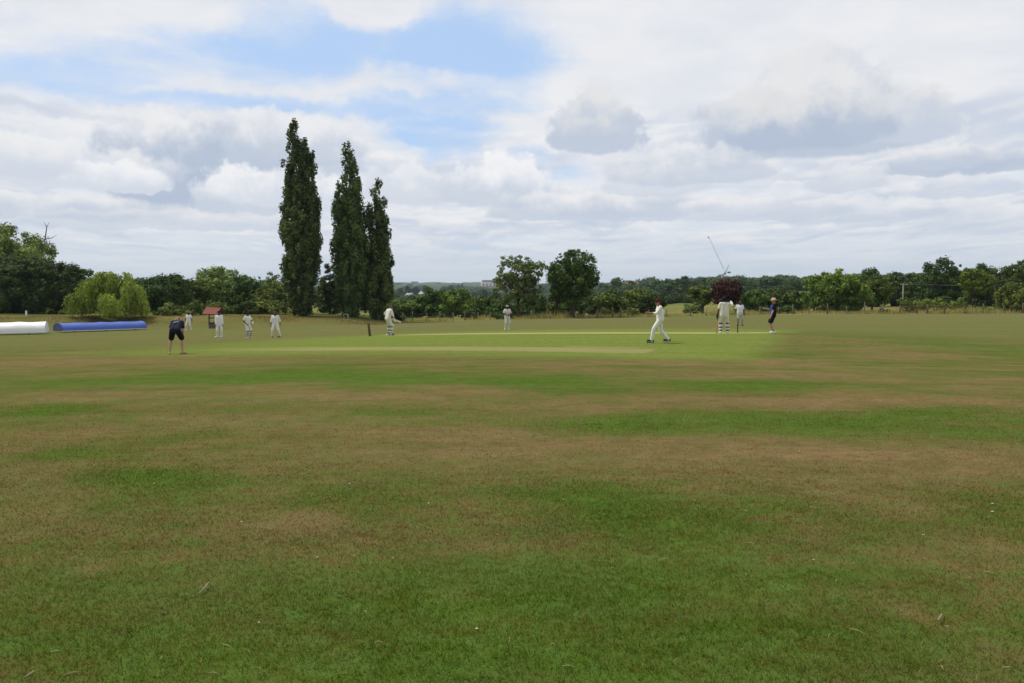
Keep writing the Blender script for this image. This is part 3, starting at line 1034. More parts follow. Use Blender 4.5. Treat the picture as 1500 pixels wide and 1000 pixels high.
# low shrubs
SHRUBS = [
    ('shrub', 'pale green shrub on the bank behind the fielder beside the wishing well', 262, 442, 92, 'pale', 50),
    ('shrub', 'low pale shrub at the foot of the round dark tree', 236, 452, 93, 'mid', 30),
    ('shrub', 'green shrub behind the wishing well roof', 305, 440, 94, 'mid', 54),
    ('shrub', 'green shrub between the wishing well and the padded fielder', 340, 444, 95, 'mid', 40),
    ('shrub', 'dark shrub behind the padded fielder', 367, 441, 95, 'dark', 44),
    ('shrub', 'light green shrub behind the fielder with rolled sleeves', 400, 438, 96, 'pale', 46),
    ('shrub', 'low dark shrub at the foot of the shortest poplar', 577, 446, 99, 'oak', 30),
    ('shrub', 'low dark shrub by the fence below the yellowish tree', 690, 450, 100, 'dark', 26),
    ('shrub', 'low dark shrub at the foot of the airy grey green tree', 736, 455, 98.5, 'dark', 34),
    ('shrub', 'low pale flowering shrub left of the walking man', 927, 449, 99, 'pale', 18),
    ('shrub', 'pale green shrub in the meadow right of the walking man', 1014, 440, 116, 'pale', 24),
    ('shrub', 'dark round shrub by the fence under the straw hat', 1150, 447, 100, 'dark', 26),
    ('shrub', 'low shrub by the fence left of the straw hat', 1120, 449, 100, 'oak', 16),
    ('shrub', 'low dark shrub in the long grass right of the big bushy tree', 1297, 455, 98, 'dark', 16),
    ('shrub', 'wide green shrub behind the right timber braces', 1346, 434, 108, 'mid', 56),
    ('shrub', 'green shrub between the timber braces and the bright young tree', 1388, 436, 107, 'mid', 58),
    ('shrub', 'low green shrub at the foot of the bright young tree', 1432, 448, 101, 'oak', 52),
    ('shrub', 'dark shrub framed by the left half of the right timber braces', 1332, 452, 99, 'dark', 20),
]
for i, (nm, lab, px, top, D, mt, w) in enumerate(SHRUBS):
    g = on_ground(px, D)
    H = max(0.7, at(px, top, D).z - g.z)
    rng = np.random.default_rng(400 + i)
    W = wpx(w, D)
    n = 22
    C = np.stack([rng.uniform(-.42, .42, n) * W, rng.uniform(-.3, .3, n) * W, rng.uniform(.15, .8, n) * H * (1 - .3 * rng.random(n))], -1)
    q = rng.uniform(.14, .26, n) * min(W, H * 1.4)
    o = link(nm, leaf_mesh(nm, [leaves(C, np.stack([q, q, q * .9], -1), 1.6, .27, rng)]), LEAF[mt], None, g)
    tag(o, lab, 'shrub')

# trees on the hillside across the valley: a few crowns shared by many copies
protoA = [round_tree(10, w_, 700 + k, .75, z0=.02, nC=34, cr=.27, dens=1.9, ragged=.6) for k, w_ in enumerate((9, 11, 8, 13))]
pm = [(a, None) for a, b in protoA]
tr_me = []
for a, b in protoA:
    t = b.build('trunk', BARK)
    tr_me.append(t.data)
    bpy.data.objects.remove(t)
HILL = [  # px, top, D, width px
    (884, 413, 460, 20), (906, 404, 520, 30), (926, 411, 560, 20), (944, 411, 480, 22), (962, 409, 440, 26), (976, 406, 400, 40), (999, 404, 380, 26),
    (1016, 409, 420, 24), (1035, 405, 430, 26), (1048, 411, 460, 20), (1090, 411, 420, 24), (1108, 408, 440, 30), (1130, 405, 400, 44), (1152, 409, 420, 30),
    (1174, 411, 380, 28), (970, 424, 330, 20), (993, 420, 330, 24), (915, 424, 420, 26), (893, 428, 380, 24), (1052, 420, 330, 26), (1090, 418, 300, 26),
    (1120, 417, 300, 34), (1150, 417, 290, 30), (586, 420, 900, 16), (598, 417, 950, 14), (611, 418, 980, 16), (625, 418, 900, 16), (650, 419, 1000, 14),
    (660, 416, 1200, 14), (671, 416, 1500, 6), (677, 415, 1500, 5), (640, 425, 520, 24), (606, 430, 420, 26), (690, 427, 520, 26), (712, 424, 620, 24), (735, 426, 480, 28),
    (660, 430, 400, 26), (582, 428, 500, 22), (780, 430, 420, 30), (805, 436, 330, 30), (860, 428, 420, 26), (870, 420, 600, 20),
    (450, 415, 300, 40), (480, 410, 260, 40), (535, 420, 320, 40), (1210, 405, 330, 40), (1250, 402, 320, 40), (200, 405, 240, 50), (150, 415, 220, 50),
]
for i, (px, top, D, w) in enumerate(HILL):
    g = on_ground(px, D)
    H = max(3.0, at(px, top, D).z - g.z)
    k = i % len(pm)
    e = empty('hillside_tree', g, (i * 2.4) % 6.28)
    sx = wpx(w, D) / (9, 11, 8, 13)[k]
    e.scale = (sx, sx, H / 10)
    tag(e, 'green tree on the hillside across the valley, one among many alike', 'tree', 'trees on the far hillside')
    link('crown', pm[k][0], None, e)
    link('trunk', tr_me[k], None, e)
for a, b in pm:
    a.materials.clear()
    a.materials.append(LEAF['blue'])

# far woods that read as one mass
def woodland(name, spots, leaf, seed):
    rng = np.random.default_rng(seed)
    C, Q = [], []
    for (x, y, h, w) in spots:
        z = ground(x, y)
        px = 750 + x / y * F
        if 688 < px < 758 and HOR - (z + h * .95) / y * F < 420.5:
            continue
        for _ in range(7):
            q = w * rng.uniform(.24, .38)
            C.append((x + rng.normal() * w * .2, y + rng.normal() * w * .2, z + h * rng.uniform(.3, .8)))
            Q.append((q, q, min(q, h * .3)))
    o = link(name, leaf_mesh(name, [leaves(C, Q, 1.5, leaf, rng)]), LEAF['blue'])
    tag(o, kind='stuff')


rng = np.random.default_rng(77)
sp1, sp2 = [], []
for i in range(800):
    D = rng.uniform(300, 900)
    px = rng.uniform(-250, 1750)
    if 960 < px < 1030 and D < 420: continue
    x = (px - 750) / F * D
    lineish = math.sin(x * .021 + D * .013) + math.sin(D * .035 - x * .006)
    if lineish < -0.1: continue
    sp1.append((x, D, rng.uniform(5, 8), rng.uniform(8, 12)))
for i in range(900):
    D = 900 * math.exp(rng.uniform(0, 1.7))
    px = rng.uniform(-250, 1750)
    x = (px - 750) / F * D
    if math.sin(x * .006 + D * .004) + math.sin(D * .009 - x * .003) < -0.3: continue
    sp2.append((x, D, rng.uniform(7, 12), rng.uniform(16, 40)))
woodland('woodland', sp1, .9, 1)
woodland('far_woodland', sp2, 2.6, 2)

# the hedge across the valley field
rng = np.random.default_rng(78)
C, Q = [], []
for i in range(150):
    t = i / 149
    px, D = 975 + 60 * t, 262 + 8 * math.sin(t * 5)
    x = (px - 750) / F * D
    C.append((x, D + rng.normal(), ground(x, D) + rng.uniform(.4, 2.0)))
    q = rng.uniform(.7, 1.2)
    Q.append((q, q, q * .9))
o = link('field_hedge', leaf_mesh('field_hedge', [leaves(C, Q, 1.6, .5, rng)]), LEAF['dark'])
tag(o, 'dark trimmed hedge across the valley field, right of the walking man', 'hedge')


# long dry grass along the boundary and on the bank
def long_grass(name, n, place, h, w, seed, mat):
    rng = np.random.default_rng(seed)
    x, y = place(rng, n)
    pm_ = np.sin(x * .47 + 1) + np.sin(x * .19 + y * .5) + .8 * np.sin(x * 1.3 + y * 1.1) + .7 * rng.normal(size=len(x))
    x, y = x[pm_ > -.35], y[pm_ > -.35]
    z = ground_np(x, y)
    k = len(x)
    hh = h * (0.4 + 0.9 * rng.random(k)) * (0.45 + 0.8 * np.abs(np.sin(x * .31) * np.sin(x * .13 + 1) + 0.4 * np.sin(x * 1.1 + y)))
    a = rng.random(k) * 6.28
    side = np.stack([np.cos(a), np.sin(a), a * 0], -1) * (w * (.6 + .8 * rng.random(k)))[:, None]
    l = rng.normal(size=(k, 2)) * 0.28 * hh[:, None]
    b = np.stack([x, y, z - .03], -1)
    tip = np.stack([l[:, 0], l[:, 1], hh], -1)
    v = np.stack([b - side, b + side, b + tip + side * .25, b + tip - side * .25], 1).reshape(-1, 3)
    me = np_mesh(name, v, np.arange(4 * k).reshape(-1, 4))
    attr(me, 'tint', np.repeat(rng.random(k), 4))
    tag(link(name, me, mat), kind='stuff')


LEAF['straw'] = leaf_mat('long_grass', (0.130, 0.150, 0.050), (0.400, 0.330, 0.150), 0.5)
LEAF['rough'] = leaf_mat('rough_grass', (0.120, 0.105, 0.040), (0.225, 0.165, 0.075), 0.3)


def strip(rng, n):
    px = rng.uniform(-12, 75, n)
    y = 96.8 + 7 * rng.random(n) ** 1.6
    return px, y


long_grass('long_grass', 34000, strip, .46, .022, 31, LEAF['straw'])
long_grass('rough_grass', 22000, lambda r, n: (r.uniform(-75, -13, n), r.uniform(83, 92, n)), .13, .03, 32, LEAF['rough'])

# ------------------------------------------------------------------ people
def skin_mat(name, col):
    m = new_mat(name)
    n = noise(objcoord(), 18, 4, 0.6)
    return finish(m, mixc(n, tuple(c * .88 for c in col), tuple(c * 1.12 for c in col)), 0.55, 0.35)


SK = {'fair': skin_mat('skin_fair', (0.47, 0.27, 0.19)), 'tan': skin_mat('skin_tan', (0.34, 0.175, 0.105)),
      'brown': skin_mat('skin_brown', (0.15, 0.075, 0.045)), 'deep': skin_mat('skin_deep', (0.065, 0.036, 0.026))}
WHITE = cloth_mat('cricket_white', (0.78, 0.77, 0.73))
CREAM = cloth_mat('cricket_cream', (0.71, 0.69, 0.61))
BRIGHTW = cloth_mat('bright_white', (0.80, 0.80, 0.82))
GREYW = cloth_mat('grey_trousers', (0.42, 0.41, 0.36))
NAVY = cloth_mat('navy', (0.010, 0.014, 0.035))
BLUE = cloth_mat('royal_blue', (0.030, 0.110, 0.42))
BLACK = cloth_mat('black_cloth', (0.010, 0.010, 0.013))
MAROON = cloth_mat('maroon', (0.055, 0.008, 0.018))
BOTTLE = cloth_mat('bottle_green', (0.022, 0.030, 0.022))
GREYCAP = cloth_mat('grey_cap', (0.30, 0.31, 0.32))
STRAWHAT = cloth_mat('straw_hat', (0.50, 0.34, 0.20))
PADW = plain_mat('pad_white', (0.70, 0.69, 0.64), 0.6)
STRAP = plain_mat('strap', (0.014, 0.014, 0.018), 0.6)
SHOEW = plain_mat('shoe_white', (0.66, 0.66, 0.64), 0.5)
SHOEB = plain_mat('shoe_black', (0.013, 0.013, 0.015), 0.5)
GLOVEK = plain_mat('glove_black', (0.012, 0.013, 0.016), 0.6)
HAIRD = plain_mat('hair_dark', (0.010, 0.008, 0.007), 0.5)
HAIRR = plain_mat('hair_auburn', (0.19, 0.068, 0.026), 0.5)
HAIRB = plain_mat('hair_fair', (0.26, 0.16, 0.075), 0.5)
EYE = plain_mat('eye_dark', (0.02, 0.014, 0.01), 0.2)
LIP = plain_mat('lip', (0.20, 0.07, 0.06), 0.5)
WILLOWW = plain_mat('willow_wood', (0.52, 0.31, 0.14), 0.5)
PALEW = plain_mat('pale_willow_wood', (0.66, 0.54, 0.36), 0.5)


def ik(a, c, l1, l2, pole):
    a, c, pole = Vector(a), Vector(c), Vector(pole)
    d = c - a
    L = min(d.length, (l1 + l2) * 0.999)
    dn = d.normalized()
    x = (l1 * l1 - l2 * l2 + L * L) / (2 * L)
    h = math.sqrt(max(l1 * l1 - x * x, 0))
    pv = (pole - dn * pole.dot(dn))
    pv = pv.normalized() if pv.length > 1e-5 else Vector((0, 1, 0))
    return a + dn * x + pv * h, a + dn * L


def person(label, px, py, D, face, skin, H=1.78, pelvis=(0, 0, .955), lean=0, side=0, twist=0, head=(0, 0, 0),
           feet=((-.11, 0, 0), (.11, 0, 0)), wrists=((-.27, .03, .86), (.27, .03, .86)), elbow=((-.6, -1, 0), (.6, -1, 0)), lift=(0, 0),
           sleeve='short', shirt=WHITE, panel=None, hem=-.05, legs='trousers', trouser=WHITE, shoe=SHOEW, hat=None, hatmat=None, hair=HAIRD, beard=None,
           pads=False, gloves=None, girth=1.0, grip=0.5, bare_feet=False, helmet_grille=False, hair_tail=False, knee=((-.15, 1, 0), (.15, 1, 0)), group='people on the cricket field'):
    s = H / 1.78
    gx = (px - 750) / F * D
    base = Vector((gx, D, ground(gx, D)))
    # torso frame
    T = Matrix.Translation(Vector(pelvis)) @ Matrix.Rotation(R(twist), 4, 'Z') @ Matrix.Rotation(R(-lean), 4, 'X') @ Matrix.Rotation(R(side), 4, 'Y')
    P = lambda x, y, z: T @ Vector((x, y, z))
    g = girth
    Hd = T @ Matrix.Translation(Vector((0, .012, .53))) @ Matrix.Rotation(R(head[1]), 4, 'Z') @ Matrix.Rotation(R(-head[0]), 4, 'X') @ Matrix.Rotation(R(head[2]), 4, 'Y')
    Q = lambda x, y, z: Hd @ Vector((x, y, z))
    hips, knees, anks, toes, heels = [], [], [], [], []
    for i, sg in enumerate((-1, 1)):
        fx, fy, fh = feet[i]
        h = Vector(pelvis) + Matrix.Rotation(R(twist * .4), 3, 'Z') @ Vector((sg * .092, 0, -.03))
        k, a = ik(h, (fx, fy, .095 + lift[i]), .435, .43, knee[i])
        fd = Vector((-math.sin(R(fh)), math.cos(R(fh)), 0))
        hips.append(h); knees.append(k); anks.append(a)
        toes.append(Vector((a.x, a.y, max(.042, .042 + lift[i] * .5))) + fd * .155)
        heels.append(Vector((a.x, a.y, .045 + lift[i])) - fd * .055)
    shs, elb, wri = [], [], []
    for i, sg in enumerate((-1, 1)):
        sh = P(sg * .172, -.008, .448)
        e, w = ik(sh, wrists[i], .295, .262, elbow[i])
        shs.append(sh); elb.append(e); wri.append(w)
    # ---- body: one continuous skin
    b = MB()
    for sg in (-1, 1):
        b.cone(P(sg * .078, -.005, -.01), P(sg * .066, 0, .15), .108 * g, .098 * g)
        b.cone(P(sg * .066, 0, .15), P(sg * .085, .012, .34), .098 * g, .104)
        b.cone(P(sg * .085, .005, .34), P(sg * .15, -.008, .44), .10, .062)
        b.cone(P(0, -.01, .44), P(sg * .16, -.012, .452), .062, .055)
    b.cone(P(0, -.012, .42), P(0, .008, .55), .066, .055)
    b.cone(Q(0, -.018, .135), Q(0, .022, .128), .092, .084)
    b.cone(Q(0, .01, .12), Q(0, .052, .035), .072, .040)
    b.cone(Q(0, .085, .105), Q(0, .112, .075), .012, .015)
    b.cone(Q(-.035, .082, .128), Q(.035, .082, .128), .013, .013)
    b.cone(Q(-.02, .082, .047), Q(.02, .082, .047), .013, .013)
    for sg in (-1, 1):
        b.cone(Q(sg * .088, -.012, .085), Q(sg * .092, -.02, .115), .013, .017)
    for i, sg in enumerate((-1, 1)):
        b.cone(hips[i], knees[i], .092 * g, .060)
        calf = knees[i].lerp(anks[i], .3) - (Matrix.Identity(3) @ (Vector((0, 1, 0)) * .018))
        b.cone(knees[i], calf, .056, .058)
        b.cone(calf, anks[i], .056, .036)
        b.cone(anks[i] - Vector((0, 0, .04)), toes[i], .042, .034)
        b.cone(heels[i], toes[i], .040, .032)
        b.cone(shs[i], elb[i], .052, .040)
        b.cone(elb[i], elb[i].lerp(wri[i], .35), .039, .040)
        b.cone(elb[i].lerp(wri[i], .35), wri[i], .040, .027)
        d = (wri[i] - elb[i]).normalized()
        inw = Vector((-sg, 0.15, 0.1))
        n = (inw - d * inw.dot(d)).normalized()      # palm faces the thigh
        u = d.cross(n)
        if u.y < 0: u = -u
        pc = wri[i] + d * .05
        for o_ in (-.026, -.009, .009, .026):
            b.cone(wri[i] + d * .008 + u * o_ * .6, wri[i] + d * .09 + u * o_, .017, .013)
        for o_, L in ((.029, .070), (.010, .080), (-.010, .074), (-.029, .058)):
            f0 = wri[i] + d * .088 + u * o_
            c1 = .35 * grip + .15
            d1 = (d * math.cos(c1) + n * math.sin(c1)).normalized()
            d2 = (d * math.cos(c1 * 2.6) + n * math.sin(c1 * 2.6)).normalized()
            f1 = f0 + d1 * L * .5
            b.cone(f0, f1, .0105, .0098, 8)
            b.cone(f1, f1 + d2 * L * .5, .0098, .0085, 8)
        t0 = wri[i] + d * .03 + u * .028
        t1 = t0 + (d * .6 + u * .6 + n * .35).normalized() * .042
        b.cone(t0, t1, .0135, .011, 8)
        b.cone(t1, t1 + (d * .85 + u * .2 + n * .4).normalized() * .032, .011, .009, 8)
    body = b.remesh('person', SK[skin], None, .0085)
    body.location = base
    body.scale = (s, s, s)
    body.rotation_euler = (0, 0, R(face))
    tag(body, label, 'person', group)
    # ---- face
    for sg in (-1, 1):
        MB().ball(Q(sg * .034, .088, .108), .010).build('eye', EYE, body)
    MB().cone(Q(-.020, .094, .052), Q(.020, .094, .052), .0055, .0055, 8).build('mouth', LIP, body)
    # ---- hair, beard
    if hair is not None:
        b = MB()
        b.cone(Q(0, -.032, .148), Q(0, .006, .156), .092, .085)
        b.cone(Q(0, -.045, .10), Q(0, -.05, .06), .075, .06)
        if hair_tail:
            b.cone(Q(0, -.11, .12), Q(.01, -.15, .03), .03, .032)
            b.cone(Q(.01, -.15, .03), Q(.02, -.13, -.08), .032, .012)
        b.remesh('hair', hair, body, .010, it=2)
    if beard is not None:
        b = MB()
        b.cone(Q(-.055, .04, .06), Q(0, .072, .022), .026, .038)
        b.cone(Q(.055, .04, .06), Q(0, .072, .022), .026, .038)
        b.remesh('beard', beard, body, .009, it=2)
    # ---- headwear
    if hat == 'cap':
        b = MB()
        b.cone(Q(0, -.022, .160), Q(0, .012, .160), .100, .094)
        c = b.remesh('cap', hatmat, body, .010, it=2)
        b = MB()
        for a in (-.05, -.025, 0, .025, .05):
            b.cone(Q(a, .075, .158), Q(a * .9, .165 - abs(a) * .8, .146), .011, .009, 8)
        b.remesh('peak', hatmat, c, .007, it=2)
    elif hat == 'helmet':
        b = MB()
        b.cone(Q(0, -.028, .150), Q(0, .015, .158), .115, .108)
        b.cone(Q(-.085, -.01, .10), Q(-.075, .02, .05), .045, .032)
        b.cone(Q(.085, -.01, .10), Q(.075, .02, .05), .045, .032)
        c = b.remesh('helmet', hatmat, body, .010, it=2)
        b = MB()
        for a in (-.05, -.025, 0, .025, .05):
            b.cone(Q(a, .09, .150), Q(a * .9, .17 - abs(a) * .7, .140), .012, .010, 8)
        b.remesh('peak', hatmat, c, .008, it=2)
        b = MB()
        for z in (.09, .065, .04):
            b.tube([Q(-.10, .03, z), Q(-.075, .11, z), Q(0, .15, z), Q(.075, .11, z), Q(.10, .03, z)], .004, 6)
        b.build('face_guard', STRAP, c)
    elif hat == 'sunhat':
        b = MB()
        b.lathe([(.10, .0), (.19, -.012), (.195, -.006), (.104, .012), (.098, .07), (.075, .098), (.02, .105)], (0, 0, 0), 26, 1, 1.05)
        b.build('sun_hat', hatmat, body, xf=Hd @ Matrix.Translation(Vector((0, -.005, .150))))
    # ---- shirt
    b = MB()
    for sg in (-1, 1):
        b.cone(P(sg * .085, -.003, hem), P(sg * .074, 0, .13), .120 * g, .118 * g)
        b.cone(P(sg * .074, 0, .13), P(sg * .09, .010, .34), .118 * g, .118)
        b.cone(P(sg * .09, .004, .34), P(sg * .155, -.008, .446), .112, .074)
        b.cone(P(0, -.012, .43), P(sg * .16, -.012, .457), .076, .066)
    b.cone(P(0, -.014, .44), P(0, -.006, .487), .075, .062)
    for i in (0, 1):
        e, w = elb[i], wri[i]
        if sleeve == 'short':
            b.cone(shs[i], shs[i].lerp(e, .72), .074, .066)
        elif sleeve == 'half':
            b.cone(shs[i], e, .074, .058)
            b.cone(e, e.lerp(w, .30), .058, .054)
        else:
            b.cone(shs[i], e, .072, .055)
            b.cone(e, e.lerp(w, .92), .055, .042)
    shirt_o = b.remesh('shirt', shirt, body, .011)
    if panel is not None:
        b = MB()
        for sg in (-1, 1):
            b.cone(P(sg * .062, .036, hem + .02), P(sg * .066, .044, .36), .100 * g, .094)
        b.remesh('front_panel', panel, shirt_o, .011)
    # ---- legwear
    b = MB()
    for i, sg in enumerate((-1, 1)):
        b.cone(P(sg * .076, -.004, -.03), P(sg * .072, 0, .06), .122 * g, .112 * g)
        if legs == 'trousers':
            b.cone(hips[i], knees[i], .108 * g, .080)
            b.cone(knees[i], anks[i] - Vector((0, 0, .02)), .080, .066)
        else:
            b.cone(hips[i], hips[i].lerp(knees[i], .80), .118 * g, .105)
    b.remesh(legs, trouser, body, .011)
    # ---- footwear
    if not bare_feet:
        for i in (0, 1):
            sm = shoe[i] if isinstance(shoe, tuple) else shoe
            b = MB()
            b.cone(heels[i] + Vector((0, 0, .006)), toes[i] + Vector((0, 0, .008)), .050, .045)
            b.cone(anks[i] - Vector((0, 0, .035)), toes[i] + Vector((0, 0, .004)), .054, .042)
            so = b.remesh('shoe', sm, body, .009, it=2)
            fd = (toes[i] - heels[i])
            mbs = MB()
            mbs.cone(heels[i] - Vector((0, 0, .036)), toes[i] - Vector((0, 0, .034)), .011, .010, 8)
            u2 = Vector((fd.y, -fd.x, 0)).normalized() * .036
            for k_ in (-1, 1):
                mbs.cone(heels[i] - Vector((0, 0, .036)) + u2 * k_ * .8, toes[i] - Vector((0, 0, .034)) + u2 * k_ * .8, .011, .010, 8)
            mbs.build('sole', SHOEW, so)
    # ---- batting or keeping pads
    if pads:
        for i, sg in enumerate((-1, 1)):
            fd = (toes[i] - heels[i]); fd.z = 0; fd.normalize()
            rt = Vector((fd.y, -fd.x, 0))
            b = MB()
            top = knees[i] + (hips[i] - knees[i]).normalized() * .13
            for o_ in (-.075, -.038, 0, .038, .075):
                fw = .085 - abs(o_) * .75
                b.cone(anks[i] + fd * fw + rt * o_ * .8 - Vector((0, 0, .01)), knees[i] + fd * (fw + .01) + rt * o_, .026, .029, 10)
                b.cone(knees[i] + fd * (fw + .01) + rt * o_, top + fd * (fw + .005) + rt * o_ * .95, .029, .024, 10)
            po = b.remesh('leg_pad', PADW, body, .010, it=2)
            for f_ in (.10, .52, .86):
                mbs = MB()
                c = knees[i].lerp(anks[i], f_)
                r_ = .086 - .014 * f_
                prof = []
                for a in range(17):
                    t = 2 * math.pi * a / 16
                    prof.append(c + rt * r_ * math.cos(t) + fd * r_ * (1.1 * math.sin(t) + (.35 if math.sin(t) > 0 else 0)))
                for dz in (-.016, 0, .016):
                    mbs.tube([p_ + Vector((0, 0, dz)) for p_ in prof], .011, 6, cap=True)
                mbs.build('strap', STRAP, po)
    if gloves is not None:
        for i, gm in enumerate(gloves):
            if gm is None: continue
            d = (wri[i] - elb[i]).normalized()
            b = MB()
            b.cone(wri[i] - d * .07, wri[i] + d * .02, .045, .046)
            b.cone(wri[i] + d * .02, wri[i] + d * .10, .056, .052)
            sg = (-1, 1)[i]
            n = Vector((-sg, .15, .1)); n = (n - d * n.dot(d)).normalized()
            u = d.cross(n)
            for o_ in (-.036, -.012, .012, .036):
                q0 = wri[i] + d * .09 + u * o_
                b.cone(q0, q0 + (d + n * .5).normalized() * .075, .020, .017, 8)
            b.cone(wri[i] + d * .03 + u * .045, wri[i] + d * .09 + u * .075, .022, .018, 8)
            b.remesh('glove', gm, body, .009, it=2)
    W = lambda v: base + Matrix.Rotation(R(face), 3, 'Z') @ (Vector(v) * s)
    return body, dict(wri=[W(v) for v in wri], elb=[W(v) for v in elb], W=W, P=lambda x, y, z: W(P(x, y, z)), base=base, toes=[W(v) for v in toes])


def bat(label, a, b, flat, wood, group=None):
    """cricket bat with its handle top at a and toe at b; flat = direction its face looks to"""
    a, b = Vector(a), Vector(b)
    d = (b - a).normalized()
    f = Vector(flat); f = (f - d * f.dot(d)).normalized()
    r = d.cross(f)
    e = empty('cricket_bat', a)
    tag(e, label, 'cricket bat', group)
    L = (b - a).length
    o = Vector((0, 0, 0))
    MB().tube([o, o + d * .02, o + d * .28], [.015, .019, .018], 10).build('handle', STRAP, e)
    m = MB()
    rows = []
    for t, w, th in ((.28, .018, .016), (.315, .040, .018), (.35, .054, .020), (.6, .054, .028), (.75, .054, .032), (L - .03, .052, .020), (L, .040, .014)):
        p_ = o + d * t
        rows.append([m.bm.verts.new(p_ + r * w * cx_ + f * th * cy_) for cx_, cy_ in ((-1, .25), (-.5, .5), (.5, .5), (1, .25), (1, -.15), (0, -1), (-1, -.15))])
    for p_, q_ in zip(rows[:-1], rows[1:]):
        for k in range(7):
            m.bm.faces.new((p_[k], p_[(k + 1) % 7], q_[(k + 1) % 7], q_[k]))
    m.bm.faces.new(rows[0]); m.bm.faces.new(rows[-1])
    m.build('blade', wood, e, smooth_shade=False)
    return e


def wicket(label, px, D, ang, lean=0.0):
    """sprung set of three stumps on one base"""
    x = (px - 750) / F * D
    e = empty('cricket_stumps', (x, D, ground(x, D)), ang)
    tag(e, label, 'stumps', 'sets of stumps')
    MAT = plain_mat('stump_black', (0.020, 0.026, 0.024), 0.5)
    MB().box((0, 0, .015), (.30, .10, .03), bevel=.008).build('base', MAT, e)
    for k in (-1, 0, 1):
        t = lean * .7
        MB().tube([(k * .095, 0, .03), (k * .095, t * .95, .69), (k * .095, t, .715)], [.020, .019, .012], 12).build('stump', MAT, e)
    for k in (-1, 1):
        MB().tube([(k * .0475 - .05, lean * .7, .720), (k * .0475 - .03, lean * .7, .722), (k * .0475, lean * .7, .722), (k * .0475 + .03, lean * .7, .722), (k * .0475 + .05, lean * .7, .720)], [.006, .006, .010, .006, .006], 8).build('bail', MAT, e)
    return e


pa = math.atan2(ES.y, ES.x)
wicket('dark three stump wicket seen at a slant beside the batsman looking down', 541.5, 46.5, pa + math.pi / 2, .12)
wicket('dark wicket seen edge on beside the batsman with his back turned', 1081, 40.5, math.atan2(40.5, 11.07) + .04)

# woman bending, back to camera, hands on her thighs
wb, wi = person('person in navy top and black shorts bending forward with legs apart', 257, 518, 31, 8, 'fair', H=1.74,
                pelvis=(0, -.10, .90), lean=52, head=(28, 22, -8), feet=((-.25, 0, 12), (.20, .04, -78)), knee=((-.3, 1, 0), (.35, .9, 0)),
                wrists=((-.20, .12, .66), (.245, .13, .64)), elbow=((-1, -.2, .25), (1, -.2, .25)), sleeve='short', shirt=NAVY, legs='shorts', trouser=BLACK, hair=HAIRR,
                bare_feet=True, hem=-.04, girth=1.06, hair_tail=True)
# pale lettering too small to read in the photograph, slanted across the upper back
m_ = MB()
for k in range(5):
    c0 = (-.085 + .036 * k, -.118, .30 + .012 * k)
    m_.box(c0, (.022, .012, .030 + .012 * ((k * 7) % 3)), Matrix.Rotation(.35, 3, 'Y'), bevel=.003)
Tm = Matrix.Translation(Vector((0, -.10, .90))) @ Matrix.Rotation(R(-52), 4, 'X')
o = m_.build('back_print', SHOEW, wb, xf=Tm)

person('person in short sleeved whites facing the camera behind the bending person', 276, 485, 73, 180, 'deep', H=1.74, pelvis=(0, 0, .935), feet=((-.21, 0, 15), (.21, 0, -15)),
       wrists=((-.32, .04, .86), (.30, .05, .87)), hem=-.10, shirt=BRIGHTW, trouser=CREAM)
person('person in white long sleeved sweater and dark cap in front of the wishing well', 320.5, 495, 52.6, 205, 'brown', H=1.76, feet=((-.14, .02, -40), (.13, -.06, -55)),
       wrists=((-.21, .14, .86), (.22, .15, .83)), sleeve='long', hat='cap', hatmat=BLACK, hem=-.08, head=(0, -25, 0), elbow=((-1, -.6, 0), (1, -.6, 0)), shirt=BRIGHTW, trouser=WHITE, girth=1.05, shoe=SHOEW)
wk, wki = person('person in leg pads and pale gloves turned to the right of the photo', 362.5, 496, 53.9, 240, 'deep', H=1.76, feet=((-.13, .03, 0), (.12, -.04, -12)),
                 wrists=((-.16, .30, 1.02), (.18, .06, .96)), elbow=((-1, -.5, -.2), (.5, -1, -.2)), pads=True, gloves=(SHOEW, None), hat='cap', hatmat=BLACK, hem=-.03, shirt=WHITE, trouser=CREAM)
person('person in whites with rolled sleeves and dark beard, feet wide, black shoes', 403, 495, 54, 184, 'brown', H=1.80, pelvis=(.0, 0, .93), feet=((-.30, .02, -50), (.20, .02, 20)),
       wrists=((-.32, .02, .86), (.30, .10, .85)), sleeve='half', shoe=SHOEB, beard=HAIRD, head=(18, -14, 0), hem=-.02, girth=1.04)
b6, i6 = person('batsman in pads and dark cap looking down beside the left stumps', 569, 492, 45.3, -52, 'tan', H=1.80, pelvis=(-.02, -.02, .945), lean=14, head=(38, -8, 0), feet=((-.14, .02, 0), (.14, .05, -18)),
                wrists=((-.25, .10, .98), (.26, .20, .88)), elbow=((-1, -.6, -.1), (1, -.4, -.1)), hat='cap', hatmat=BOTTLE, shirt=CREAM, trouser=CREAM, pads=True, gloves=(SHOEW, SHOEW), hem=-.03, shoe=(SHOEW, SHOEB), girth=1.05, sleeve='half', grip=1.2)
w_ = i6['wri'][1]
bat('pale cricket bat tucked behind the batsman beside the left stumps', w_ + Vector((-.46, .05, .12)), w_ + Vector((.36, .10, -.16)), (0, -1, .3), PALEW)
person('person in grey cap and pinkish white shirt, alone in the centre', 743, 484, 58, 205, 'deep', H=1.80, feet=((-.12, .02, -35), (.15, -.02, -30)),
       wrists=((-.05, .20, 1.06), (.09, .19, 1.05)), elbow=((-1, -.3, -.3), (1, -.3, -.3)), hat='cap', hatmat=GREYCAP, shirt=cloth_mat('pinkish_white', (0.68, 0.60, 0.58)), trouser=cloth_mat('pale_trousers', (0.60, 0.62, 0.55)), hem=-.05)
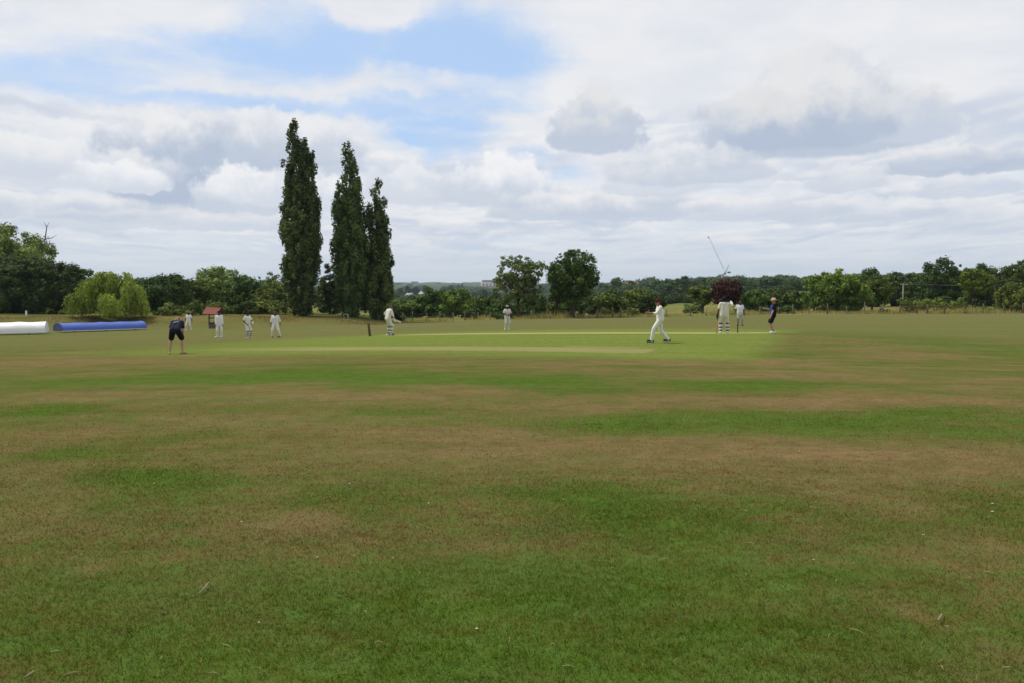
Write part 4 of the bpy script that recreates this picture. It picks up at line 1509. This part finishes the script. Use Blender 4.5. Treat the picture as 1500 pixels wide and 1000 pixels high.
person('person in long sleeved whites and maroon cap striding to the left', 967, 501.5, 32.5, 88, 'tan', H=1.80, pelvis=(0, 0, .90), lean=5, head=(12, 0, 0),
       feet=((-.07, .33, 5), (.08, -.34, -5)), lift=(0.0, .03), wrists=((-.23, .44, 1.14), (.28, -.16, .90)), elbow=((-.3, -1, -.6), (.5, -1, 0)), sleeve='half', hat='cap', hatmat=MAROON, hair=HAIRD, shoe=SHOEB, hem=-.02, girth=1.10, shirt=WHITE, trouser=WHITE, twist=6)
b9, i9 = person('batsman in pads and dark helmet with his back to the camera', 1061, 489, 39.6, -8, 'brown', H=1.82, feet=((-.16, 0, 5), (.17, .02, -8)), pelvis=(0, 0, .945), head=(8, -6, 0),
                wrists=((-.30, .06, .86), (.37, .28, 1.40)), elbow=((-1, -.6, 0), (1, -.1, -.7)), hat='helmet', hatmat=BLACK, shirt=CREAM, trouser=CREAM, pads=True, gloves=(GLOVEK, SHOEW), hem=-.10, girth=1.12, grip=1.3, shoe=SHOEW)
w_ = i9['wri'][0]
gz = ground(w_.x, w_.y)
bat('brown cricket bat standing upright in the hand of the helmeted batsman', (w_.x - .012, w_.y + .0, w_.z + .05), (w_.x - .03, w_.y + .05, gz + .015), (-.6, -1, 0), WILLOWW)
person('person in loose white shirt and grey trousers behind the right stumps', 1084, 478, 58, 176, 'deep', H=1.80, feet=((-.15, 0, 10), (.13, .02, -30)),
       wrists=((-.28, .05, .86), (.29, -.02, .90)), hem=-.14, shirt=BRIGHTW, trouser=GREYW, shoe=SHOEB, girth=1.06)
person('person in straw hat, blue and black shirt and black shorts', 1131, 489, 38.1, 82, 'fair', H=1.72, feet=((-.06, -.06, 0), (.09, -.13, -8)), lift=(0, .03), pelvis=(0, -.06, .93), lean=-2, head=(6, 0, 0),
       wrists=((-.25, .10, .82), (.22, .32, 1.20)), elbow=((-.3, -1, 0), (.4, -.8, -.5)), hat='sunhat', hatmat=STRAWHAT, hair=HAIRB, shirt=BLACK, panel=BLUE, legs='shorts', trouser=BLACK, shoe=(SHOEW, SHOEW), hem=-.06)

# ------------------------------------------------------------------ covers, well, fence, poles
def cover(label, A, B, wid, hgt, mat, mat_end):
    d = (B - A); L = d.length; ang = math.atan2(d.y, d.x)
    e = empty('pitch_cover', (A.x, A.y, A.z), ang)
    tag(e, label, 'pitch cover', 'roll-on pitch covers')
    slope = (B.z - A.z) / L
    prof = []
    K = 22
    for k in range(K + 1):
        t = math.pi * k / K
        prof.append((-wid / 2 * math.copysign(abs(math.cos(t)) ** .85, math.cos(t)), .16 + hgt * math.sin(t) ** .9))
    nx = 34
    V, Fc = [], []
    for i in range(nx):
        x = L * i / (nx - 1)
        sag = .05 * abs(math.sin(math.pi * 4 * i / (nx - 1))) if 0 < i < nx - 1 else 0
        for (y, z) in prof:
            k_ = 1 - sag * .8
            V.append((x, y * k_, z * (1 - sag) + .006 * math.sin(x * 5 + y * 4) + slope * x))
    n = K + 1
    for i in range(nx - 1):
        for k in range(K):
            Fc.append((i * n + k, (i + 1) * n + k, (i + 1) * n + k + 1, i * n + k + 1))
    link('tarpaulin', np_mesh('tarpaulin', np.array(V), np.array(Fc), True), mat, e)
    for i, xx in ((0, .02), (nx - 1, L - .02)):
        m = MB()
        c = m.bm.verts.new((xx, 0, .2 + slope * xx))
        vs_ = [m.bm.verts.new((xx, y * .99, z * .99 + slope * xx)) for (y, z) in prof]
        for k in range(K): m.bm.faces.new((c, vs_[k], vs_[k + 1]))
        m.bm.faces.new((c, vs_[-1], vs_[0]))
        m.build('end_panel', mat_end, e)
    RAIL = plain_mat('cover_rail', (0.52, 0.52, 0.48), 0.5)
    for y in (-wid / 2, wid / 2):
        MB().box((L / 2, y, .15 + slope * L / 2), (L + .1, .05, .09), Matrix.Rotation(-math.atan(slope), 3, 'Y'), bevel=.008).build('side_rail', RAIL, e)
    for xx in (L * .14, L * .5, L * .86):
        for y in (-wid / 2 + .1, wid / 2 - .1):
            w = MB().tube([(xx, y - .04, .10 + slope * xx), (xx, y + .04, .10 + slope * xx)], .10, 14)
            w.build('wheel', SHOEB, e)
    return e


def tarp(name, col):
    m = new_mat(name)
    p = objcoord()
    x, y, z = sep(p)
    n = noise(vec(x * 1.2, y * 3, z * 3), 1.0, 5, .6)
    st = sstep(.62, .75, noise(p, .9, 5, .65))
    c = mixc(n, tuple(c * .9 for c in col), tuple(min(c * 1.1, .85) for c in col))
    c = mixc(st * .25, c, tuple(c * .6 for c in col))
    return finish(m, c, .45, .4, n, .4, .05)


TB, TWH = tarp('tarp_blue', (.055, .115, .43)), tarp('tarp_white', (.80, .81, .79))


def gpt(px, D):
    v = on_ground(px, D)
    return v


A = gpt(84, 74); B = Vector((A.x + 7.6 * .643, A.y + 7.6 * .766, 0)); B.z = ground(B.x, B.y)
cover('long blue tarpaulin pitch cover parked in front of the willow', A, B, 2.2, .70, TB, tarp('tarp_blue_end_shade', (.020, .045, .19)))  # end panels in darker blue: their shade is put into the colour
B = gpt(68, 71); A = Vector((B.x - 8.5 * .93, B.y - 8.5 * .36, 0)); A.z = ground(A.x, A.y)
cover('white pitch cover at the left edge, next to the blue one', A, B, 2.2, .92, TWH, TWH)

# wishing well
g = on_ground(313, 80)
e = empty('wishing_well', g, R(-12))
tag(e, 'small wishing well with red tiled roof at the foot of the bank', 'wishing well')
m = new_mat('well_brick')
bt = S.nt.nodes.new('ShaderNodeTexBrick')
bt.inputs['Scale'].default_value = 6
bt.inputs['Color1'].default_value = (.16, .085, .06, 1); bt.inputs['Color2'].default_value = (.11, .075, .055, 1); bt.inputs['Mortar'].default_value = (.2, .18, .15, 1)
S.nt.links.new(objcoord().s, bt.inputs['Vector'])
finish(m, S(bt.outputs['Color']), .9, .2)
MB().lathe([(.50, -.1), (.50, .50), (.38, .50), (.38, .1), (.05, .1)], seg=28).build('base', m, e, smooth_shade=False)
MB().lathe([(.55, .50), (.56, .58), (.36, .58), (.36, .50)], seg=28).build('coping', plain_mat('well_coping', (.05, .045, .04), .8), e)
TIM = plain_mat('well_timber', (.045, .032, .022), .8)
for sx in (-1, 1):
    MB().box((sx * .50, 0, .78), (.09, .09, 1.45), bevel=.01).build('post', TIM, e)
MB().tube([(-.6, 0, 1.0), (.66, 0, 1.0)], .05, 10).tube([(.66, 0, 1.0), (.66, .14, 1.0), (.78, .14, 1.0)], .015, 6).build('winding_roller', TIM, e)
m = new_mat('well_tiles')
x, y, z = sep(objcoord())
n = noise(objcoord(), 9, 4)
finish(m, mixc(n, (.17, .060, .045), (.30, .115, .085)), .85, .2, S.m('FRACT', z * 9) + S.m('FRACT', x * 7) * .3, .7, .03)
rf = MB()
for sy in (-1, 1):
    rf.box((0, sy * .36, 1.68), (1.62, .92, .06), Matrix.Rotation(sy * R(-40), 3, 'X'), bevel=.01)
ro = rf.build('roof', m, e, smooth_shade=False)
MB().tube([(-.83, 0, 2.0), (.83, 0, 2.0)], .055, 10).build('ridge', plain_mat('ridge_tile', (.28, .09, .06), .8), ro)
gb = MB()
for sx in (-1, 1):
    vs_ = [(sx * .70, -.6, 1.44), (sx * .70, .6, 1.44), (sx * .70, 0, 1.93)]
    f_ = [gb.bm.verts.new(v) for v in vs_] + [gb.bm.verts.new((v[0] - sx * .04, v[1], v[2])) for v in vs_]
    gb.bm.faces.new(f_[:3]); gb.bm.faces.new(f_[3:])
    for k in range(3): gb.bm.faces.new((f_[k], f_[(k + 1) % 3], f_[3 + (k + 1) % 3], f_[3 + k]))
gb.build('gable', TIM, e, smooth_shade=False)

# boundary fence
FD_ = 97.0
WOOD = bark_mat('fence_wood', (.17, .115, .068))
WOODG = bark_mat('fence_wood_grey', (.24, .20, .15))
WIRE = plain_mat('wire', (.25, .25, .24), .4, metal=.8)


def fence(label, posts, rails, group):
    e = empty('wire_fence', on_ground(posts[0][0], FD_))
    tag(e, label, 'fence', group)
    o0 = e.location.copy()
    tops = []
    for (px, top, w) in posts:
        g = on_ground(px, FD_)
        h = max(.9, at(px, top, FD_).z - g.z)
        b = g - o0
        c = MB().tube([b - Vector((0, 0, .3)), b + Vector((.01, 0, h * .5)), b + Vector((.02, 0, h - .02)), b + Vector((.02, 0, h))], [w, w, w * .95, w * .7], 8)
        c.build('post', WOOD if w > .06 else WOODG, e)
        tops.append((b, h))
    for (i, j) in rails:
        a, b = tops[i], tops[j]
        MB().tube([a[0] + Vector((0, -.02, min(a[1], b[1]) * .80)), b[0] + Vector((0, -.02, min(a[1], b[1]) * .80))], .05, 8).build('rail', WOOD, e)
    for hh in (.3, .6, .9):
        MB().tube([b + Vector((0, -.05, hh)) for b, h in tops], .004, 5, cap=False).build('wire', WIRE, e)


fence('wire fence on thin posts with timber braces, behind the centre and left of the pitch',
      [(590, 458, .05), (604, 456, .05), (625, 459, .05), (644, 457, .05), (664, 459, .05), (681, 457, .07), (700, 459, .05), (718, 457, .05), (745, 458, .05), (778, 455, .06), (806, 458, .05), (830, 457, .05), (855, 457, .05),
       (875, 453, .08), (880, 453, .05), (897, 451, .09), (909, 451, .09), (926, 453, .07), (950, 455, .05), (976, 454, .06), (1011, 453, .07), (1035, 454, .05), (1060, 454, .05), (1088, 453, .05)], [(14, 15), (16, 17)], 'boundary fences')
fence('wire fence with two timber braced posts along the right side of the field',
      [(1090, 453, .05), (1113, 449, .06), (1140, 452, .05), (1161, 446, .06), (1185, 450, .05), (1212, 445, .08), (1240, 450, .05), (1266, 443, .06), (1292, 450, .05), (1318, 448, .09), (1343, 447, .09), (1358, 446, .10), (1383, 445, .07),
       (1412, 450, .05), (1440, 445, .07), (1470, 448, .05), (1498, 444, .09), (1530, 448, .05)], [(9, 10), (11, 12)], 'boundary fences')

# overhead wire pole
g = on_ground(1322, 128)
e = empty('overhead_wire_pole', g)
tag(e, 'thin pale wooden pole with a crossarm carrying overhead wires at right', 'utility pole')
hp = at(1322, 416, 128).z - g.z
PW = bark_mat('pole_wood', (.30, .28, .24))
MB().tube([(0, 0, -.4), (0, 0, hp * .5), (0, 0, hp)], [.13, .115, .10], 10).build('pole', PW, e)
MB().box((.0, -.12, hp - .15), (1.05, .10, .10), bevel=.01).build('crossarm', PW, e)
far_end = at(1640, 417, 118) - g
for k in (-.45, .45):
    s_, pts = Vector((k, -.12, hp - .05)), []
    for i in range(15):
        t = i / 14
        q_ = s_.lerp(far_end + Vector((k * .3, 0, 0)), t)
        pts.append(q_ - Vector((0, 0, .25 * 4 * t * (1 - t))))
    MB().tube(pts, .007, 5).build('wire', plain_mat('aluminium_wire', (.26, .27, .26), .6), e)
    MB().lathe([(.02, 0), (.04, .02), (.03, .06), (.04, .08), (.02, .11)], (k, -.12, hp - .10), 10).build('insulator', PADW, e)

# white post and small frame on the bank
g = on_ground(38.5, 91)
tag(MB().tube([(0, 0, -.2), (0, 0, .58)], [.10, .09], 10).lathe([(.11, .58), (.10, .64), (.02, .67)], seg=12).build('white_post', SHOEW, None, g), 'short white post standing under the dark trees at far left', 'post')
g = on_ground(509, 90)
m_ = MB().tube([(-.42, 0, .50), (.05, 0, .50)], .025, 6).tube([(.05, 0, -.2), (.05, 0, .52)], .03, 6).tube([(-.42, .4, -.2), (-.42, 0, .50)], .02, 6)
tag(m_.build('hurdle', SHOEW, None, g), 'small white hurdle on the bank between the second and third poplars', 'hurdle')

# ------------------------------------------------------------------ far buildings and crane
D = 2500
g = on_ground(722, D)
zb = at(722, 421, D).z
e = empty('long_building', (g.x, D, g.z), R(4))
tag(e, 'large pale flat roofed building on the horizon behind the airy tree', 'building')
k = D / F
h0 = zb - g.z
BH = plain_mat('house_render', (.34, .32, .30), .9, .1, .2)
BW = plain_mat('render_white', (.72, .70, .66), .8, .06, .05)
BT = plain_mat('tan_brick', (.40, .26, .18), .9, .1, .05)
BG = plain_mat('grey_cladding', (.28, .32, .38), .6, .1, .05)
DK = plain_mat('dark_glass', (.06, .07, .09), .2)
MB().box((0, 0, h0 / 2 - 2), (52 * k, 60, h0 + 12), bevel=.3).build('base', BT, e, smooth_shade=False)
MB().box((4 * k, 4, h0 + 4 + 5.2 * k / 2), (42 * k, 44, 5.2 * k), bevel=.3).build('wall', BW, e, smooth_shade=False)
ro = MB().box((4.5 * k, 4, h0 + 4 + 5.2 * k + 3.0 * k / 2), (40.5 * k, 42, 3.0 * k), bevel=.3).build('roof', BG, e, smooth_shade=False)
for i in range(14):
    MB().box(((-15 + i * 3.0) * k, -17.4, h0 + 4 + 5.2 * k + 1.8 * k), (1.7 * k, .6, .9 * k)).build('roof_vent', DK, ro, smooth_shade=False)
for i in range(8):
    MB().box(((-14 + i * 5.2) * k, -18.3, h0 + 4 + 1.7 * k), (1.9 * k, .8, 2.3 * k), bevel=.1).build('window', DK, e, smooth_shade=False)

RT_ = plain_mat('roof_red', (.22, .105, .080), .9, .15, .3)
for i, (px, top, D, w, lab) in enumerate([(898, 417, 640, 15, 'distant red roofed house, left of the group on the hill'), (912, 416.5, 660, 17, 'distant red roofed house, middle of the group on the hill'),
                                           (928, 417, 650, 15, 'distant red roofed house, right of the group on the hill'), (600, 430, 800, 11, 'distant pale walled house in the valley right of the shortest poplar'), (619, 427, 900, 8, 'distant grey house among the valley trees left of the peaked dark tree')]):
    g = on_ground(px, D)
    zt = at(px, top, D).z
    W_ = wpx(w, D)
    eh = 3.0
    wallh = max(5.0, zt - g.z - eh)
    e = empty('house', g, R(8 - 7 * i))
    tag(e, lab, 'house', 'distant houses')
    hb = MB().box((0, 0, wallh / 2 - 1), (W_, 7, wallh + 2), bevel=.05).build('wall', BT if i < 3 else BH, e, smooth_shade=False)
    r_ = MB()
    a_ = [r_.bm.verts.new(v) for v in ((-W_ / 2 - .4, -4, wallh), (W_ / 2 + .4, -4, wallh), (W_ / 2 + .4, 4, wallh), (-W_ / 2 - .4, 4, wallh), (-W_ / 2 + .8, 0, wallh + eh), (W_ / 2 - .8, 0, wallh + eh))]
    for f_ in ((0, 1, 5, 4), (2, 3, 4, 5), (1, 2, 5), (3, 0, 4), (3, 2, 1, 0)): r_.bm.faces.new([a_[q] for q in f_])
    ro = r_.build('roof', RT_ if i < 3 else BG, e, smooth_shade=False)
    MB().box((W_ * .25, .4, wallh + eh - .2), (.9, .7, 1.9), bevel=.05).build('chimney', BT, ro, smooth_shade=False)
    for wx in (-.28, .28):
        for wz in (.35, .75):
            MB().box((wx * W_, -3.55, wallh * wz), (1.3, .16, 1.2), bevel=.03).build('window', DK, e, smooth_shade=False)

D = 1500
gx_ = (1062.5 - 750) / F * D
e = empty('tower_crane', (gx_, D, ground(gx_, D)))
tag(e, 'distant luffing tower crane with raised jib above the red leaved tree', 'crane')
CR = plain_mat('crane_steel_hazed', (.58, .60, .64), .6, .1)  # steel lightened, haze of the distance put into the colour
CD = plain_mat('crane_dark', (.07, .07, .08), .7)
o0 = e.location.copy()


def lattice(mb, a, b, w, n, r):
    a, b = Vector(a), Vector(b)
    d = (b - a).normalized()
    u = d.cross(Vector((0, 1, 0))).normalized(); v = d.cross(u)
    cs = [(u * sx + v * sy) * w / 2 for sx, sy in ((-1, -1), (1, -1), (1, 1), (-1, 1))]
    for c in cs: mb.tube([a + c, b + c], r, 5)
    for i in range(n):
        for k_ in range(4):
            p, q_ = a.lerp(b, i / n) + cs[k_], a.lerp(b, (i + 1) / n) + cs[(k_ + 1) % 4]
            mb.tube([p, q_], r * .6, 4)
    return mb


L_ = lambda px, py: at(px, py, D) - o0
lattice(MB(), (0, 0, -1), L_(1062, 401), 2.2, 26, .22).build('mast', CR, e)
lattice(MB(), L_(1060.5, 395), L_(1038, 347.5), 1.3, 24, .085).build('jib', CR, e)
lattice(MB(), L_(1062, 400), L_(1068, 388), 1.4, 5, .20).build('back_mast', CR, e)
cj = lattice(MB(), L_(1061, 400.5), L_(1069, 399), 2.0, 5, .25).build('counter_jib', CR, e)
MB().box(L_(1068, 399.5), (5, 3, 3.0), bevel=.2).build('counterweight', CD, cj)
MB().box(L_(1061.5, 401.5), (3.2, 3, 3.4), bevel=.2).build('cab', CD, e)
MB().tube([L_(1068, 388), L_(1038, 347.5)], .05, 5).tube([L_(1068, 388), L_(1069, 399)], .07, 5).build('stay_cable', CR, e)
MB().ball(L_(1037.7, 348), 1.3, 8).build('jib_head', CD, e)

# ------------------------------------------------------------------ sky, sun, air
SUN_EL, SUN_AZ = 60.0, -66.0      # degrees; azimuth from the view direction, negative = left
w = bpy.data.worlds.new('World')
scene.world = w
w.use_nodes = True
nt = w.node_tree
nt.nodes.clear()
S.nt = nt
out = nt.nodes.new('ShaderNodeOutputWorld')
bg = nt.nodes.new('ShaderNodeBackground')
nt.links.new(bg.outputs[0], out.inputs['Surface'])
STR = 0.10
bg.inputs['Strength'].default_value = STR
sky = nt.nodes.new('ShaderNodeTexSky')
sky.sky_type = 'NISHITA'
sky.sun_disc = False
sky.sun_elevation = R(SUN_EL)
sky.sun_rotation = R(SUN_AZ)
sky.altitude = 60
sky.air_density = 1.0
sky.dust_density = 1.2
sky.ozone_density = 1.5
DEG = 180 / math.pi
dirv = S(nt.nodes.new('ShaderNodeTexCoord').outputs['Generated'])
dx, dy, dz = sep(dirv)
az = S.m('ARCTAN2', dx, dy) * DEG
el = S.m('ARCSINE', dz) * DEG


def K(c): return tuple(v / STR for v in c)


def azel(px, py):
    d = at(px, py, 1.0).normalized()
    return math.degrees(math.atan2(d.x, d.y)), math.degrees(math.asin(d.z))


def blob(caz, cel, raz, rel, rel_lo=None, a=az, e=el):
    """soft elliptical falloff 1 at the centre, 0 outside"""
    u = (a - caz) / raz
    v = (e - cel)
    if rel_lo is not None:
        v = S.m('MAXIMUM', v / rel, (elb - cel) * (-1.0 / rel_lo))
    else:
        v = v / rel
    return S.m('SQRT', u * u + v * v)


zp = S.m('MAXIMUM', dz, 0.0) + 0.10
plane = vec(dx / zp, dy / zp, 0.0)
nA = noise(plane, 0.85, 9, 0.55, 0.35)
nB = noise(plane, 2.6, 8, 0.6, 0.2)
nC = noise(plane, 0.28, 4, 0.5)
wz = noise(dirv, 9.0, 6, 0.58, color=True)
w1, w2, w3 = sep(wz)
fz = noise(dirv, 34.0, 6, 0.62, color=True)
f1, f2, f3 = sep(fz)
azw = az + (w1 - 0.5) * 7.0 + (f1 - 0.5) * 1.8
elw = el + (w2 - 0.5) * 3.2 + (f2 - 0.5) * 1.3

elb = el + (f2 - 0.5) * 0.9 + (w2 - 0.5) * 0.5

# clear patches of blue
GAPS = [  # px, py, half width, half height, strength
    (690, 80, 175, 62, .46), (430, 60, 210, 50, .36), (120, 108, 170, 30, .26), (330, 152, 230, 14, .30), (660, 200, 80, 36, .42), (560, 165, 150, 16, .30), (300, 95, 200, 26, .22), (700, 150, 200, 20, .25),
    (760, 110, 90, 50, .30), (790, 232, 60, 16, .25), (960, 160, 60, 8, .22), (835, 262, 40, 20, .16), (1165, 216, 60, 8, .14), (690, 12, 110, 18, .12),
]
gap = None
for (px, py, wx, wy, st) in GAPS:
    a0, e0 = azel(px, py)
    g_ = (1.0 - sstep(0.25, 1.5, blob(a0, e0, wx / F * DEG, wy / F * DEG, None, azw, elw))) * st
    gap = g_ if gap is None else S.m('MAXIMUM', gap, g_)
SOLID = [(535, 22, 70, 26, .26), (600, 120, 120, 18, .20), (230, 15, 190, 30, .25), (1150, 80, 420, 120, .3)]
for (px, py, wx, wy, st) in SOLID:
    a0, e0 = azel(px, py)
    gap = gap - (1.0 - sstep(0.3, 1.3, blob(a0, e0, wx / F * DEG, wy / F * DEG, None, azw, elw))) * st

nD = noise(plane, 7.0, 6, 0.62, 0.3)
veil = sstep(0.24, 0.68, nA * 0.62 + nB * 0.28 + nD * 0.12 + 0.13 - gap * 1.05)
base = S(sky.outputs[0])
blue = mixc(0.76, base, K((0.52, 0.72, 1.04)))
vcol = mixc(sstep(0.30, 0.68, nB * 0.6 + nC * 0.45), K((0.74, 0.77, 0.83)), K((0.88, 0.88, 0.89)))
c = mixc(veil * 0.96, blue, vcol)

# rows of small cumulus with flat grey bases, shrinking towards the horizon
def puffs(c, sx, sy, lo, hi, thr, seed, amt):
    hgt = S.m('POWER', S.m('MAXIMUM', el, 0.05), 0.55)
    ax_ = az * sx / (hgt + 0.5) + (w1 - 0.5) * 0.9
    hy_ = hgt * sy + (w2 - 0.5) * 0.8 + (f2 - 0.5) * 0.25
    q0 = vec(ax_, hy_, seed)
    q1 = vec(ax_, hy_ + 0.22, seed)
    d0 = noise(q0, 1.0, 6, 0.52)
    d1 = noise(q1, 1.0, 2, 0.5)
    amt = (1.0 - clampn(gap * 1.7)) * amt
    mask = sstep(thr - .03, thr + .06, d0) * sstep(lo[0], lo[1], el) * (1.0 - sstep(hi[0], hi[1], el)) * amt
    lit = sstep(-0.12, 0.16, d0 - d1)
    col = mixc(lit, K((0.52, 0.60, 0.74)), K((0.93, 0.915, 0.91)))
    return mixc(mask, c, col)


c = puffs(c, 0.44, 2.0, (1.5, 3.0), (10.0, 13.0), 0.45, 3.7, 0.70)
c = puffs(c, 0.62, 3.2, (0.8, 2.2), (5.0, 8.0), 0.50, 9.1, 0.50)

# individual cumulus clouds: px of centre, row of flat base, half width, height, shadow depth, top brightness, opacity
CUM = [
    (285, 288, 140, 96, .95, .84, .92), (400, 246, 150, 70, .62, .88, .75), (230, 236, 90, 60, .75, .86, .8), (90, 262, 150, 50, .30, .90, .75), (175, 276, 70, 34, .25, .93, .85), (20, 250, 90, 40, .35, .86, .7),
    (350, 308, 75, 52, .45, .95, .88), (440, 300, 90, 46, .25, .93, .8), (70, 312, 180, 24, .60, .85, .7), (250, 330, 200, 18, .5, .82, .6),
    (735, 294, 95, 56, .45, .95, .85), (610, 290, 80, 44, .40, .92, .7), (820, 318, 120, 34, .55, .88, .7), (930, 316, 110, 40, .55, .86, .7),
    (880, 212, 74, 70, .62, .79, .92), (862, 208, 52, 34, .6, .76, .6),
    (1195, 178, 95, 100, .40, .82, .9), (1195, 212, 180, 92, .66, .82, .92), (1320, 196, 78, 66, .45, .80, .75), (1090, 207, 74, 66, .6, .78, .75), (1180, 208, 110, 60, .80, .76, .7),
    (1400, 250, 105, 30, .70, .84, .8), (1380, 240, 50, 20, .5, .86, .6), (1240, 275, 60, 28, .5, .88, .6), (1420, 282, 70, 24, .5, .88, .6), (1010, 262, 130, 44, .6, .86, .65), (960, 280, 90, 40, .5, .86, .55),
    (1290, 320, 160, 26, .45, .88, .6), (1100, 318, 150, 26, .50, .86, .6), (1480, 330, 100, 24, .4, .87, .5),
]
for (px, py, wx, hy, sh, tb, op) in CUM:
    a0, e0 = azel(px, py)
    raz, rel = wx / F * DEG, hy / F * DEG
    k1, k2 = min(1.0, raz / 4.5), min(1.0, rel / 2.4)
    ra_, re_ = min(raz, 4.0), min(rel, 3.2)
    aw = az + (w1 - 0.5) * 0.8 * ra_ + (f1 - 0.5) * 1.3 * re_
    ew = el + (w2 - 0.5) * 0.9 * re_ + (f2 - 0.5) * 1.3 * re_
    r_ = blob(a0, e0 + 0.12 * rel, raz * 0.98, rel * 1.0, max(0.5, rel * 0.34), aw, ew)
    mk = (1.0 - sstep(0.80, 1.05, r_)) * op
    t_ = (el + (w3 - 0.5) * 1.1 * re_ + (f3 - 0.5) * 1.3 * re_ - e0) / rel
    sh = min(1.0, sh * 1.25)
    t0_ = -0.15 + 0.42 * sh
    lo_c = tuple(h + (l - h) * sh for h, l in zip((.80, .83, .88), (.44, .52, .66)))
    col = mixc(sstep(t0_, 1.02, t_), K(lo_c), K((tb, tb, tb * 1.01)))
    c = mixc(mk, c, col)

# pale air towards the horizon
hz = mixc(sstep(0.35, 0.65, noise(vec(az * 0.10, el * 1.3, 4.0), 1.0, 5, 0.55)), K((0.575, 0.665, 0.775)), K((0.710, 0.750, 0.815)))
c = mixc((1.0 - sstep(0.2, 5.0, el)) * 0.74, c, hz)
c = mixc(1.0 - sstep(-6.0, -0.5, el), c, K((0.16, 0.17, 0.10)))
# unseen sky behind the camera darkened to deepen shade on sides facing it
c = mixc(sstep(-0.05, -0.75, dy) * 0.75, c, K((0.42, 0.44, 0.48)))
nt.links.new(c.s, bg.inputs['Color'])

sun_d = bpy.data.lights.new('sun', 'SUN')
sun_d.energy = 3.1
sun_d.angle = R(7)
sun_d.color = (1.0, 0.95, 0.86)
sun = bpy.data.objects.new('sun', sun_d)
COL.objects.link(sun)
sv = Vector((math.sin(R(SUN_AZ)) * math.cos(R(SUN_EL)), math.cos(R(SUN_AZ)) * math.cos(R(SUN_EL)), math.sin(R(SUN_EL))))
sun.rotation_euler = sv.to_track_quat('Z', 'Y').to_euler()

# haze: the summer air between here and the horizon
gmin = float(GZ.min())
m = bpy.data.materials.new('haze')
m.use_nodes = True
m.node_tree.nodes.clear()
S.nt = m.node_tree
o_ = S.nt.nodes.new('ShaderNodeOutputMaterial')
pv = S.nt.nodes.new('ShaderNodeVolumePrincipled')
pv.inputs['Color'].default_value = (0.72, 0.86, 1.0, 1)
pv.inputs['Density'].default_value = 0.00010
pv.inputs['Anisotropy'].default_value = 0.2
S.nt.links.new(pv.outputs[0], o_.inputs['Volume'])
hb = MB()
hb.box((0, 0, (110 + gmin - 1) / 2), (12200, 12200, 110 - (gmin - 1)))
tag(hb.build('haze', m, smooth_shade=False), kind='stuff')

scene.view_settings.view_transform = 'Standard'
scene.view_settings.look = 'None'
scene.view_settings.gamma = 1
scene.view_settings.exposure = 0.0
scene.cycles.max_bounces = 6
scene.cycles.diffuse_bounces = 3
scene.cycles.transmission_bounces = 4
scene.cycles.volume_bounces = 0
scene.cycles.caustics_reflective = False
scene.cycles.caustics_refractive = False
scene.render.film_transparent = False
